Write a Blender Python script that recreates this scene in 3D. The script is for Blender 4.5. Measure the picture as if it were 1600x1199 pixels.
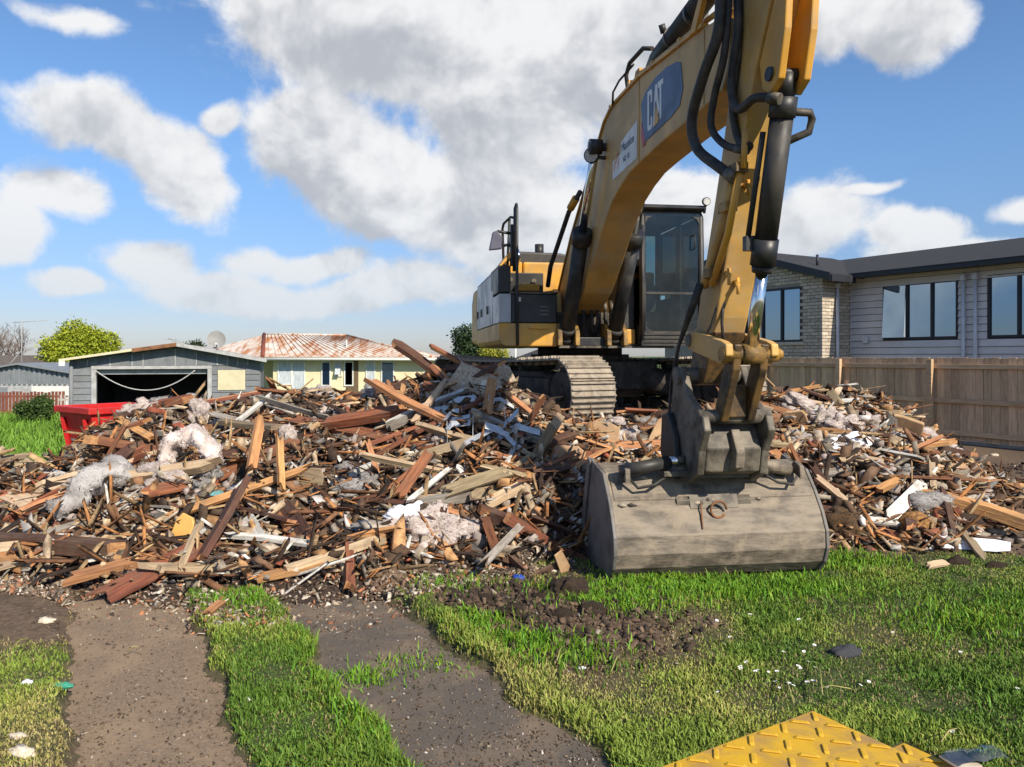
import bpy, bmesh, math, random
import numpy as np
from mathutils import Vector, Matrix, Euler
for o in list(bpy.data.objects): bpy.data.objects.remove(o)
SC = bpy.context.scene
COL = SC.collection
R = math.radians
rnd = random.Random(7)

# ------------------------------------------------------------------ camera
HC, FPX, HOR = 1.70, 1200.0, 556.0
cam = bpy.data.objects.new('camera', bpy.data.cameras.new('camera'))
COL.objects.link(cam)
cam.location = (0, 0, HC); cam.rotation_euler = (R(90), 0, 0)
cam.data.sensor_width = 36.0; cam.data.lens = 27.0
cam.data.shift_y = -0.0272
cam.data.clip_start = 0.05; cam.data.clip_end = 3000
SC.camera = cam

# ------------------------------------------------------------------ light
SUN_AZ, SUN_EL = R(36), R(37)            # sun stands behind the camera, to the right
sun_dir = Vector((math.sin(SUN_AZ) * math.cos(SUN_EL), -math.cos(SUN_AZ) * math.cos(SUN_EL), math.sin(SUN_EL)))
sl = bpy.data.lights.new('sun', 'SUN'); sl.energy = 5.0; sl.angle = R(0.55); sl.color = (1.0, 0.90, 0.74)
so = bpy.data.objects.new('sun', sl); COL.objects.link(so)
so.rotation_euler = sun_dir.to_track_quat('Z', 'Y').to_euler()
SC.view_settings.view_transform = 'Standard'; SC.view_settings.look = 'None'
SC.view_settings.exposure = 0.38; SC.view_settings.gamma = 1.0
SC.view_settings.use_curve_mapping = False

W = bpy.data.worlds.new('World'); SC.world = W; W.use_nodes = True
nt = W.node_tree; nt.nodes.clear()


class NB:                                   # small node-building helper
    def __init__(s, tree): s.t = tree
    def n(s, typ, **kw):
        nd = s.t.nodes.new(typ)
        for k, v in kw.items(): setattr(nd, k, v)
        return nd
    def put(s, sock, v):
        if hasattr(v, 'is_output') or isinstance(v, bpy.types.NodeSocket): s.t.links.new(v, sock)
        else: sock.default_value = v
    def m(s, op, a, b=None, c=None, clamp=False):
        nd = s.n('ShaderNodeMath', operation=op, use_clamp=clamp)
        s.put(nd.inputs[0], a)
        if b is not None: s.put(nd.inputs[1], b)
        if c is not None: s.put(nd.inputs[2], c)
        return nd.outputs[0]
    def vm(s, op, a, b=None):
        nd = s.n('ShaderNodeVectorMath', operation=op)
        s.put(nd.inputs[0], a)
        if b is not None: s.put(nd.inputs[1], b)
        return nd.outputs['Value'] if op in ('LENGTH', 'DOT_PRODUCT') else nd.outputs[0]
    def ramp(s, x, a, b, lo=0.0, hi=1.0, smooth=True):
        nd = s.n('ShaderNodeMapRange'); nd.interpolation_type = 'SMOOTHSTEP' if smooth else 'LINEAR'
        s.put(nd.inputs[0], x); s.put(nd.inputs[1], a); s.put(nd.inputs[2], b); s.put(nd.inputs[3], lo); s.put(nd.inputs[4], hi)
        return nd.outputs[0]
    def mix(s, f, a, b, blend='MIX'):
        nd = s.n('ShaderNodeMix'); nd.data_type = 'RGBA'; nd.blend_type = blend
        s.put(nd.inputs[0], f); s.put(nd.inputs[6], a); s.put(nd.inputs[7], b)
        return nd.outputs[2]
    def noise(s, vec, scale, detail=4, rough=0.55, dist=0.0, out='Fac'):
        nd = s.n('ShaderNodeTexNoise'); nd.inputs['Scale'].default_value = scale
        nd.inputs['Detail'].default_value = detail; nd.inputs['Roughness'].default_value = rough
        nd.inputs['Distortion'].default_value = dist
        if vec is not None: s.put(nd.inputs['Vector'], vec)
        return nd.outputs[out]


def c4(c): return (c[0], c[1], c[2], 1.0)

# sky: physical sky with a field of cumulus given by direction
SKY_STR = 0.110
# azimuth/elevation centres of the cloud bodies: x, y, rx, ry, tilt(deg), weight
CLOUDS = [(640, 70, 330, 120, -14, 1.0), (900, 90, 190, 150, 0, 1.0), (420, 40, 200, 60, -25, .75), (800, 200, 150, 120, 0, 1.0),
          (505, 225, 100, 75, 0, 1.0), (600, 280, 160, 90, -10, 1.0), (740, 320, 190, 100, -8, 1.0), (860, 330, 130, 70, 0, .95), (470, 400, 90, 24, -6, .8),
          (145, 195, 110, 60, -14, 1.0), (245, 240, 130, 55, -32, 1.0), (330, 185, 34, 24, 0, .62),
          (70, 290, 80, 40, -6, .95), (10, 345, 52, 56, 0, 1.0), (225, 405, 80, 40, -14, .95), (265, 415, 46, 45, -30, .95), (115, 440, 60, 24, 0, .9),
          (360, 445, 150, 32, 0, .85), (520, 455, 130, 28, 0, .85), (660, 450, 150, 40, 0, .8),
          (1400, 40, 90, 62, -22, 1.0), (1300, 35, 90, 60, 0, .9), (1090, 305, 100, 58, 10, .95), (1250, 355, 130, 60, 0, .95), (1420, 365, 90, 34, 0, .85),
          (1350, 303, 60, 12, 0, .7), (1580, 330, 60, 34, 0, .85), (1500, 395, 170, 24, 0, .7), (1050, 20, 120, 60, 0, .7), (85, 10, 80, 24, 0, .5)]
grp = bpy.data.node_groups.new('cloud_density', 'ShaderNodeTree')
grp.interface.new_socket('Dir', in_out='INPUT', socket_type='NodeSocketVector')
grp.interface.new_socket('Density', in_out='OUTPUT', socket_type='NodeSocketFloat')
grp.interface.new_socket('Lit', in_out='OUTPUT', socket_type='NodeSocketFloat')
g = NB(grp); gi = g.n('NodeGroupInput'); go = g.n('NodeGroupOutput')
D = gi.outputs[0]
sep = g.n('ShaderNodeSeparateXYZ'); g.put(sep.inputs[0], D)
warp = g.vm('SUBTRACT', g.noise(D, 5.0, 2, .55, out='Color'), (.5, .5, .5))
az = g.m('ARCTAN2', sep.outputs[0], sep.outputs[1])
hl = g.m('SQRT', g.m('ADD', g.m('MULTIPLY', sep.outputs[0], sep.outputs[0]), g.m('MULTIPLY', sep.outputs[1], sep.outputs[1])))
el = g.m('DIVIDE', sep.outputs[2], g.m('MAXIMUM', hl, .02))
cmb = g.n('ShaderNodeCombineXYZ'); g.put(cmb.inputs[0], az); g.put(cmb.inputs[1], el)
sc_ = g.n('ShaderNodeVectorMath', operation='SCALE'); g.put(sc_.inputs[0], warp); sc_.inputs[3].default_value = .10
q = g.vm('ADD', cmb.outputs[0], sc_.outputs[0])
flat = g.n('ShaderNodeVectorMath', operation='MULTIPLY'); g.put(flat.inputs[0], q); flat.inputs[1].default_value = (1, 1, 0)
acc = None; marks = []
rots = {}
for tl in (0, -14, -30):                       # shared, pre-turned copies of the coordinate
    c_, s_ = math.cos(R(-tl)), math.sin(R(-tl))
    if tl == 0: rots[tl] = flat.outputs[0]; continue
    sx_ = g.n('ShaderNodeSeparateXYZ'); g.put(sx_.inputs[0], flat.outputs[0]); cb_ = g.n('ShaderNodeCombineXYZ')
    g.put(cb_.inputs[0], g.m('SUBTRACT', g.m('MULTIPLY', sx_.outputs[0], c_), g.m('MULTIPLY', sx_.outputs[1], s_)))
    g.put(cb_.inputs[1], g.m('ADD', g.m('MULTIPLY', sx_.outputs[0], s_), g.m('MULTIPLY', sx_.outputs[1], c_)))
    rots[tl] = cb_.outputs[0]
for (x, y, rx, ry, tl, wgt) in CLOUDS:
    a = math.atan((x - 800) / FPX); e = (HOR - y) / FPX * math.cos(a)
    tl = min(rots, key=lambda q_: abs(q_ - tl)); c_, s_ = math.cos(R(-tl)), math.sin(R(-tl))
    ca, ce = a * c_ - e * s_, a * s_ + e * c_; k = 1.34
    ix, iy = 1 / (rx / FPX * k * math.cos(a) ** 2), 1 / (ry / FPX * k * math.cos(a))
    ma = g.n('ShaderNodeVectorMath', operation='MULTIPLY_ADD'); g.put(ma.inputs[0], rots[tl])
    ma.inputs[1].default_value = (ix, iy, 0); ma.inputs[2].default_value = (-ca * ix, -ce * iy, 0)
    d = g.m('MULTIPLY_ADD', g.vm('LENGTH', ma.outputs[0]), -wgt, wgt)
    acc = d if acc is None else g.m('SMOOTH_MAX', acc, d, .14)
    marks.append((ma.outputs[0], wgt, rx * ry > 4500, (.012 * ix, .045 * iy, 0)))
# the same kind of cloud goes on all round the sky
lowf = g.noise(D, 2.6, 2, .5)
rest = g.m('MULTIPLY', g.m('SUBTRACT', lowf, .56), 2.6)
side = g.ramp(g.m('MAXIMUM', g.m('ABSOLUTE', az), g.m('MULTIPLY', el, 1.2)), .62, .80)
acc = g.m('ADD', g.m('MULTIPLY', acc, g.m('SUBTRACT', 1.0, side)), g.m('MULTIPLY', rest, side))
fb = g.noise(D, 8.0, 7, .60, .2)
fb2 = g.noise(g.vm('ADD', D, (.010, 0, .026)), 8.0, 4, .56, .2)
accp = g.m('MAXIMUM', acc, -.6)
up2 = None                                     # the same bodies a little towards the sun: what they shade of themselves
for (ma_, wgt, big, dy) in marks:
    if not big: continue
    ad_ = g.n('ShaderNodeVectorMath', operation='ADD'); g.put(ad_.inputs[0], ma_); ad_.inputs[1].default_value = dy
    d = g.m('MULTIPLY_ADD', g.vm('LENGTH', ad_.outputs[0]), -wgt, wgt)
    up2 = d if up2 is None else g.m('SMOOTH_MAX', up2, d, .14)
up2 = g.m('MAXIMUM', g.m('ADD', g.m('MULTIPLY', up2, g.m('SUBTRACT', 1.0, side)), g.m('MULTIPLY', rest, side)), -.6)
dn = g.m('ADD', accp, g.m('MULTIPLY', g.m('SUBTRACT', fb, .5), 1.5))
g.put(go.inputs[0], dn)
g.put(go.inputs[1], g.m('ADD', g.m('MULTIPLY', up2, .72), g.m('ADD', g.m('MULTIPLY', g.m('SUBTRACT', fb2, fb), 2.8), g.m('MULTIPLY', g.m('SUBTRACT', fb2, .5), 1.9))))

w = NB(nt)
tc = w.n('ShaderNodeTexCoord')
sky = w.n('ShaderNodeTexSky', sky_type='NISHITA'); sky.sun_disc = False
sky.sun_elevation = SUN_EL; sky.sun_rotation = math.pi - SUN_AZ
sky.altitude = 20; sky.air_density = 1.0; sky.dust_density = 0.35; sky.ozone_density = 2.2
gd = w.n('ShaderNodeGroup'); gd.node_tree = grp; w.put(gd.inputs[0], tc.outputs['Generated'])
alpha = w.ramp(gd.outputs[0], .04, .38)
thick = w.ramp(gd.outputs[1], -.20, 1.25)
ccol = w.mix(thick, (6.5, 6.5, 6.5, 1), (3.5, 3.65, 3.95, 1))
# air in front of the far, low clouds
sp = w.n('ShaderNodeSeparateXYZ'); w.put(sp.inputs[0], tc.outputs['Generated'])
low = w.ramp(sp.outputs[2], 0.0, .22, .55, 0.0)
ccol = w.mix(low, ccol, (3.6, 4.3, 5.1, 1))
skc = w.mix(1.0, sky.outputs[0], w.mix(w.ramp(sp.outputs[2], .0, .30), (.52, .55, .74, 1), (.72, .90, 1.08, 1)), 'MULTIPLY')
skyc = w.mix(w.m('MULTIPLY', alpha, .96), skc, ccol)
bg = w.n('ShaderNodeBackground'); w.put(bg.inputs[0], skyc); bg.inputs[1].default_value = SKY_STR
wo = w.n('ShaderNodeOutputWorld'); w.t.links.new(bg.outputs[0], wo.inputs[0])

# ------------------------------------------------------------------ numpy noise
def _hash(ix, iy, seed):
    n = (ix.astype(np.int64) * 374761393 + iy.astype(np.int64) * 668265263 + seed * 1442695041) & 0xffffffff
    n = ((n ^ (n >> 13)) * 1274126177) & 0xffffffff
    return ((n ^ (n >> 16)) & 0xffff) / 65535.0
def vnoise(x, y, seed=0):
    x = np.asarray(x, float); y = np.asarray(y, float)
    ix = np.floor(x); iy = np.floor(y); fx = x - ix; fy = y - iy
    fx = fx * fx * (3 - 2 * fx); fy = fy * fy * (3 - 2 * fy)
    a = _hash(ix, iy, seed); b = _hash(ix + 1, iy, seed); c = _hash(ix, iy + 1, seed); d = _hash(ix + 1, iy + 1, seed)
    return (a * (1 - fx) + b * fx) * (1 - fy) + (c * (1 - fx) + d * fx) * fy
def fbm(x, y, seed=0, o=4):
    s = 0; a = .5
    for k in range(o):
        s = s + a * (vnoise(np.asarray(x) * 2 ** k, np.asarray(y) * 2 ** k, seed + k * 17) - .5); a *= .5
    return s
def sst(x, a, b):
    t = np.clip((np.asarray(x, float) - a) / (b - a), 0, 1); return t * t * (3 - 2 * t)

# ------------------------------------------------------------------ mesh helper
class MB:
    def __init__(s): s.v = []; s.f = []; s.mi = []; s.sm = []; s.cur = 0
    def add(s, vs, fs, smooth=False):
        b = len(s.v); s.v += [tuple(p) for p in vs]
        for f in fs: s.f.append([i + b for i in f]); s.mi.append(s.cur); s.sm.append(smooth)
    def box(s, x0, x1, y0, y1, z0, z1, M=None):
        vs = [(x, y, z) for z in (z0, z1) for y in (y0, y1) for x in (x0, x1)]
        if M is not None: vs = [tuple(M @ Vector(p)) for p in vs]
        s.add(vs, [(0, 2, 3, 1), (4, 5, 7, 6), (0, 1, 5, 4), (2, 6, 7, 3), (0, 4, 6, 2), (1, 3, 7, 5)]); return s
    def tube(s, pts, r, n=8, caps=True, smooth=True):
        pts = [Vector(p) for p in pts]; rr = r if isinstance(r, (list, tuple)) else [r] * len(pts)
        vs = []; fs = []; up = None
        for i, p in enumerate(pts):
            t = (pts[min(i + 1, len(pts) - 1)] - pts[max(i - 1, 0)]).normalized()
            if up is None: up = Vector((0, 0, 1)) if abs(t.z) < .9 else Vector((1, 0, 0))
            a = t.cross(up).normalized(); up = a.cross(t).normalized()
            for k in range(n):
                an = 2 * math.pi * k / n; vs.append(p + (a * math.cos(an) + up * math.sin(an)) * rr[i])
        for i in range(len(pts) - 1):
            for k in range(n):
                fs.append((i * n + k, i * n + (k + 1) % n, (i + 1) * n + (k + 1) % n, (i + 1) * n + k))
        s.add(vs, fs, smooth)
        if caps:
            b = len(s.v) - len(vs)
            s.f.append([b + k for k in range(n)][::-1]); s.mi.append(s.cur); s.sm.append(False)
            s.f.append([b + (len(pts) - 1) * n + k for k in range(n)]); s.mi.append(s.cur); s.sm.append(False)
        return s
    def prism(s, poly, y0, y1, axis='y'):     # poly in (x,z) extruded along y; or (y,z) along x; or (x,y) along z
        n = len(poly)
        def P(p, d): return {'y': (p[0], d, p[1]), 'x': (d, p[0], p[1]), 'z': (p[0], p[1], d)}[axis]
        vs = [P(p, y0) for p in poly] + [P(p, y1) for p in poly]
        fs = [list(range(n)), list(range(2 * n - 1, n - 1, -1))] + [(i, (i + 1) % n, n + (i + 1) % n, n + i) for i in range(n)]
        s.add(vs, fs); return s
    def build(s, name, mat, parent=None, bevel=0, seg=2, M=None, autosm=False):
        me = bpy.data.meshes.new(name); me.from_pydata(s.v, [], s.f)
        mats = mat if isinstance(mat, (list, tuple)) else [mat]
        for m_ in mats: me.materials.append(m_)
        me.polygons.foreach_set('material_index', s.mi); me.polygons.foreach_set('use_smooth', s.sm)
        bm = bmesh.new(); bm.from_mesh(me); bmesh.ops.recalc_face_normals(bm, faces=bm.faces); bm.to_mesh(me); bm.free()
        me.update()
        o = bpy.data.objects.new(name, me); COL.objects.link(o)
        if parent is not None: o.parent = parent
        if M is not None: o.matrix_local = M
        if bevel:
            b = o.modifiers.new('bevel', 'BEVEL'); b.width = bevel; b.segments = seg; b.limit_method = 'ANGLE'; b.angle_limit = R(40)
            b.harden_normals = False
        return o

def npmesh(name, V, F, mat, parent=None, col=None, smooth=False, kind=None):
    V = np.asarray(V, np.float32); F = np.asarray(F, np.int32); k = F.shape[1]
    me = bpy.data.meshes.new(name)
    me.vertices.add(len(V)); me.vertices.foreach_set('co', V.ravel())
    me.loops.add(F.size); me.loops.foreach_set('vertex_index', F.ravel())
    me.polygons.add(len(F)); me.polygons.foreach_set('loop_start', np.arange(0, F.size, k, dtype=np.int32))
    me.polygons.foreach_set('loop_total', np.full(len(F), k, np.int32))
    me.update(calc_edges=True)
    if smooth: me.polygons.foreach_set('use_smooth', np.ones(len(F), bool))
    if col is not None:
        at = me.color_attributes.new('tint', 'FLOAT_COLOR', 'POINT')
        c = np.ones((len(V), 4), np.float32); c[:, :3] = col; at.data.foreach_set('color', c.ravel())
    me.materials.append(mat)
    o = bpy.data.objects.new(name, me); COL.objects.link(o)
    if parent is not None: o.parent = parent
    if kind: o['kind'] = kind
    return o

def tag(o, label, cat=None, group=None, kind=None):
    if label: o['label'] = label
    if cat: o['category'] = cat
    if group: o['group'] = group
    if kind: o['kind'] = kind
    return o
def thing(name, label, cat, loc=(0, 0, 0), rz=0, group=None):
    o = bpy.data.objects.new(name, None); COL.objects.link(o); o.location = loc; o.rotation_euler = (0, 0, rz)
    o.empty_display_size = .2
    return tag(o, label, cat, group)
def dup(o, parent=None, M=None):
    c = o.copy(); COL.objects.link(c); c.parent = parent
    if M is not None: c.matrix_local = M
    return c

# ------------------------------------------------------------------ materials
def mat(name, c1, c2=None, scale=6, rough=.7, bump=0.0, metal=0.0, stretch=(1, 1, 1), detail=6, dirt=None, dirt_amt=.5, dirt_scale=2.5,
        rand=0.0, attr=None, spec=.4, bscale=None, coord='Object', lo=.38, hi=.66):
    m_ = bpy.data.materials.new(name); m_.use_nodes = True
    t = m_.node_tree; b = NB(t); P = t.nodes['Principled BSDF']
    tcn = b.n('ShaderNodeTexCoord'); mp = b.n('ShaderNodeMapping'); mp.inputs[3].default_value = stretch
    vec = tcn.outputs[coord]
    oi = None
    if rand:
        oi = b.n('ShaderNodeObjectInfo')
        vec = b.vm('ADD', vec, b.vm('MULTIPLY', oi.outputs['Location'], (1.7, 1.3, 1.1)))
    b.put(mp.inputs[0], vec); v = mp.outputs[0]
    nz = b.noise(v, scale, detail, .6)
    col = c4(c1)
    if attr:
        an = b.n('ShaderNodeAttribute'); an.attribute_name = attr; col = an.outputs['Color']
        if c2 is not None: col = b.mix(b.ramp(nz, lo, hi), col, b.mix(1.0, col, c4(c2), 'MULTIPLY'))
    elif c2 is not None: col = b.mix(b.ramp(nz, lo, hi), c4(c1), c4(c2))
    if rand:
        hsv = b.n('ShaderNodeHueSaturation'); b.put(hsv.inputs['Color'], col)
        b.put(hsv.inputs['Value'], b.ramp(oi.outputs['Random'], 0, 1, 1 - rand, 1 + rand, False))
        r2 = b.m('FRACT', b.m('MULTIPLY', oi.outputs['Random'], 17.3))
        b.put(hsv.inputs['Hue'], b.ramp(r2, 0, 1, .5 - .03 * rand, .5 + .03 * rand, False))
        col = hsv.outputs[0]
    if dirt is not None:
        dn_ = b.noise(tcn.outputs[coord], dirt_scale, 8, .65, .4)
        col = b.mix(b.m('MULTIPLY', b.ramp(dn_, .42, .72), dirt_amt), col, c4(dirt))
        rr = b.m('ADD', rough, b.m('MULTIPLY', b.ramp(dn_, .42, .72), .25), clamp=True)
        b.put(P.inputs['Roughness'], rr)
    else: P.inputs['Roughness'].default_value = rough
    b.put(P.inputs['Base Color'], col)
    P.inputs['Metallic'].default_value = metal; P.inputs['Specular IOR Level'].default_value = spec
    if bump:
        bn = b.n('ShaderNodeBump'); bn.inputs['Strength'].default_value = min(1, bump); bn.inputs['Distance'].default_value = .02 * max(1, bump)
        b.put(bn.inputs['Height'], nz if bscale is None else b.noise(v, bscale, 6, .65)); b.put(P.inputs['Normal'], bn.outputs[0])
    return m_
def glass_mat(name, tint=(.60, .70, .69), reflect=.0, dusty=.04):
    m_ = bpy.data.materials.new(name); m_.use_nodes = True; t = m_.node_tree; t.nodes.clear(); b = NB(t)
    tr = b.n('ShaderNodeBsdfTransparent'); tr.inputs[0].default_value = c4(tint)
    gl = b.n('ShaderNodeBsdfGlossy'); gl.inputs['Roughness'].default_value = .03
    df = b.n('ShaderNodeBsdfDiffuse'); df.inputs[0].default_value = (.35, .34, .3, 1)
    fr = b.n('ShaderNodeFresnel'); fr.inputs[0].default_value = 1.5
    mx = b.n('ShaderNodeMixShader'); b.put(mx.inputs[0], b.m('ADD', fr.outputs[0], reflect, clamp=True))
    t.links.new(tr.outputs[0], mx.inputs[1]); t.links.new(gl.outputs[0], mx.inputs[2])
    tcn = b.n('ShaderNodeTexCoord'); nz = b.noise(tcn.outputs['Object'], 4, 6, .65)
    m2 = b.n('ShaderNodeMixShader'); b.put(m2.inputs[0], b.ramp(nz, .4, .75, 0, dusty))
    t.links.new(mx.outputs[0], m2.inputs[1]); t.links.new(df.outputs[0], m2.inputs[2])
    out = b.n('ShaderNodeOutputMaterial'); t.links.new(m2.outputs[0], out.inputs[0]); return m_
def pane_mat(name):                       # house window glass: dark room behind a strong sky reflection
    m_ = bpy.data.materials.new(name); m_.use_nodes = True; P = m_.node_tree.nodes['Principled BSDF']
    P.inputs['Base Color'].default_value = (.010, .022, .045, 1); P.inputs['Roughness'].default_value = .02
    P.inputs['IOR'].default_value = 2.8; P.inputs['Specular Tint'].default_value = (.62, .82, 1, 1); P.inputs['Specular IOR Level'].default_value = .9
    return m_

DUST = (.36, .29, .20)
M = {}
M['yellow'] = mat('yellow_paint', (.66, .33, .035), (.50, .25, .03), 3, .45, .05, dirt=DUST, dirt_amt=.55, dirt_scale=2.2)
M['yellow_dusty'] = mat('yellow_paint_dusty', (.57, .335, .085), (.42, .245, .065), 2.5, .5, .08, dirt=(.40, .31, .20), dirt_amt=.75, dirt_scale=1.6)
M['yellow_hitch'] = mat('yellow_paint_greasy', (.36, .20, .04), (.10, .065, .03), 7, .55, .25, dirt=(.05, .04, .03), dirt_amt=.85, dirt_scale=5)
M['black'] = mat('black_paint', (.018, .019, .021), (.03, .03, .03), 5, .42, .05, dirt=(.12, .10, .075), dirt_amt=.35)
M['rubber'] = mat('hose_rubber', (.02, .02, .021), (.05, .045, .04), 9, .6, .15, dirt=(.15, .12, .09), dirt_amt=.4, dirt_scale=6)
M['sky_sheen_panel'] = mat('sky_sheen_side_panel', (.42, .43, .44), (.36, .36, .37), 3, .35, .03, dirt=DUST, dirt_amt=.4)  # pale grey base colour stands in for sky reflected on this side
M['chrome'] = mat('chrome_rod', (.75, .74, .72), None, 4, .12, 0, 1.0)
M['steel'] = mat('bucket_steel', (.20, .165, .125), (.085, .070, .055), 9, .6, .6, .1, dirt=(.32, .26, .19), dirt_amt=.85, dirt_scale=5.5, stretch=(1.4, .4, 1.4))
M['steel_side'] = mat('bucket_side_steel', (.16, .15, .14), (.09, .085, .08), 6, .6, .4, .2, dirt=(.26, .23, .2), dirt_amt=.6, dirt_scale=4)
M['hitch_steel'] = mat('hitch_steel', (.13, .112, .088), (.04, .035, .03), 6, .55, .35, .25, dirt=(.30, .26, .20), dirt_amt=.7, dirt_scale=4)
M['track_steel'] = mat('track_steel', (.33, .28, .22), (.17, .14, .11), 9, .65, .5, .1, dirt=(.42, .35, .26), dirt_amt=.8, dirt_scale=7)
M['grease'] = mat('greasy_yellow', (.16, .09, .03), (.03, .022, .015), 6, .5, .3, dirt=(.02, .017, .014), dirt_amt=.9, dirt_scale=4)
M['under'] = mat('undercarriage_grime', (.035, .03, .026), (.09, .075, .06), 6, .8, .4)
M['glass'] = glass_mat('cab_glass')
M['pane'] = pane_mat('window_glass')
M['lens'] = mat('lamp_lens', (.6, .6, .58), (.4, .4, .4), 20, .15)
M['white'] = mat('white_vinyl', (.72, .72, .72), (.62, .62, .6), 8, .5, dirt=DUST, dirt_amt=.25)
M['blue'] = mat('blue_vinyl', (.03, .085, .19), (.025, .07, .16), 8, .45, dirt=DUST, dirt_amt=.2)
M['red_v'] = mat('red_vinyl', (.42, .05, .08), None, 8, .5, dirt=DUST, dirt_amt=.25)
M['orange_v'] = mat('orange_vinyl', (.62, .22, .09), None, 8, .5)
M['ink'] = mat('dark_vinyl', (.06, .09, .15), None, 8, .5)
M['seat'] = mat('seat_fabric', (.10, .10, .10), (.16, .16, .15), 12, .9)

# ================================================================== terrain
SDX, SDY = -.497, .868                       # drive strips run this way; right-hand normal (.868,.497)
def off1(X, Y): return (X + 1.47) * .868 + (Y - 3.24) * .497
def off2(X, Y): return (X + 0.03) * .868 + (Y - 3.24) * .497
W1, W2 = .32, .36
def strip_mask(X, Y):
    wob = .26 * fbm(X * 2.6, Y * 2.6, 91, 5)
    a = 1 - sst(np.abs(off1(X, Y)) + wob, W1 - .03, W1 + .05)
    b = 1 - sst(np.abs(off2(X, Y)) + wob, W2 - .03, W2 + .05)
    return np.maximum(a, b)
def gz(X, Y):
    X = np.asarray(X, float); Y = np.asarray(Y, float)
    base = -1.0 * sst(Y, 9, 20) * sst(-X, -3, 4)
    near = 1 - sst(Y, 9, 16)
    sm = strip_mask(X, Y)
    bumps = (.09 * fbm(X * .9, Y * .9, 3, 3) + .05 * fbm(X * 5, Y * 5, 5, 3)) * near * (1 - sm)
    churn = np.exp(-(((X + .05) / .85) ** 2 + ((Y - 4.95) / .6) ** 2)) * (1 - sm)
    bumps = bumps + churn * (.20 * fbm(X * 5, Y * 5, 8, 4) + .10 * fbm(X * 14, Y * 14, 9, 2) + .02)
    return base + bumps + .012 * near - .075 * sm
# soil or lawn: 1 = lush lawn, 0 = bare earth
def lawn(X, Y):
    n = fbm(X * 1.3, Y * 1.3, 21, 4) * 1.6
    o1, o2 = off1(X, Y), off2(X, Y)
    g_ = np.ones_like(X) * .95
    left = sst(-o1, .2, .45)
    g_ = g_ * (1 - left) + left * (.60 - .75 * sst(Y, 4.3, 4.8))
    churn = np.exp(-(((X - .08) / 1.0) ** 2 + ((Y - 5.05) / .85) ** 2)) * 1.6 * sst(o2, .42, .75)
    churn = np.maximum(churn, .95 * np.exp(-(((X + .2) / 1.3) ** 2 + ((Y - 5.9) / .45) ** 2)))
    dry = .55 * np.exp(-(((X - .55) / .75) ** 2 + ((Y - 3.8) / .9) ** 2)) * sst(o2, .5, .8)
    edge = .85 * sst(Y, 6.15, 6.75) * sst(X, 1.6, 2.6) + .9 * sst(Y, 5.35, 5.75) * (1 - sst(X, -1.2, -.2))
    holes = .8 * np.exp(-(((X - 1.25) / .14) ** 2 + ((Y - 4.85) / .12) ** 2)) + .7 * np.exp(-(((X - .8) / .25) ** 2 + ((Y - 5.75) / .2) ** 2))
    far = sst(Y, 12, 16)
    v = (g_ - churn - dry - edge - holes) * (1 - far) + far * .9
    v = v - .9 * sst(X, 4.0, 6.0) * (1 - sst(X, 14, 18)) * sst(Y, 6.5, 7.5) * (1 - sst(Y, 20, 24))
    v = v + .35 * fbm(X * 4.5, Y * 4.5, 23, 3)
    return np.clip(v + n * .9, 0, 1) * (1 - strip_mask(X, Y))

def graded(a, lo, hi, step, b, grow=1.22):
    xs = list(np.arange(lo, hi + 1e-6, step)); s = step; x = lo
    L = []
    while x > a: s *= grow; x -= s; L.append(max(x, a))
    s = step; x = xs[-1]; Rr = []
    while x < b: s *= grow; x += s; Rr.append(min(x, b))
    return np.array(L[::-1] + xs + Rr)
gx = graded(-900, -4.6, 5.6, .055, 900); gy = graded(-300, 2.7, 7.2, .055, 1500)
GX, GY = np.meshgrid(gx, gy); GZ = gz(GX, GY)
lw = lawn(GX, GY)
sn = (fbm(GX * 9, GY * 9, 33, 3) + .5)[..., None]
soil = np.array([.15, .10, .064]) * (.40 + 1.0 * sn) + np.array([.05, .04, .03]) * (fbm(GX * 1.1, GY * 1.1, 35, 3)[..., None] + .2)
gcol = soil * (1 - lw[..., None]) + lw[..., None] * np.array([.055, .085, .018]) * (.7 + .6 * sn)
farg = sst(GY, 14, 20)[..., None]
gcol = gcol * (1 - farg * .8) + farg * .8 * np.array([.085, .17, .03]) * (.6 + .8 * sn)
def grid_faces(nr, nc):
    i = np.arange(nr * nc).reshape(nr, nc)
    return np.stack([i[:-1, :-1], i[:-1, 1:], i[1:, 1:], i[1:, :-1]], -1).reshape(-1, 4)
M['ground'] = mat('soil_and_lawn', (1, 1, 1), (.62, .6, .58), 30, .95, .8, attr='tint', bscale=45, coord='Object')
gnd = npmesh('ground', np.stack([GX, GY, GZ], -1).reshape(-1, 3), grid_faces(*GX.shape), M['ground'], col=np.clip(gcol.reshape(-1, 3), 0, 1), smooth=True)
tag(gnd, 'torn up lawn and bare earth around the rubble', kind='structure')

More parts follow.
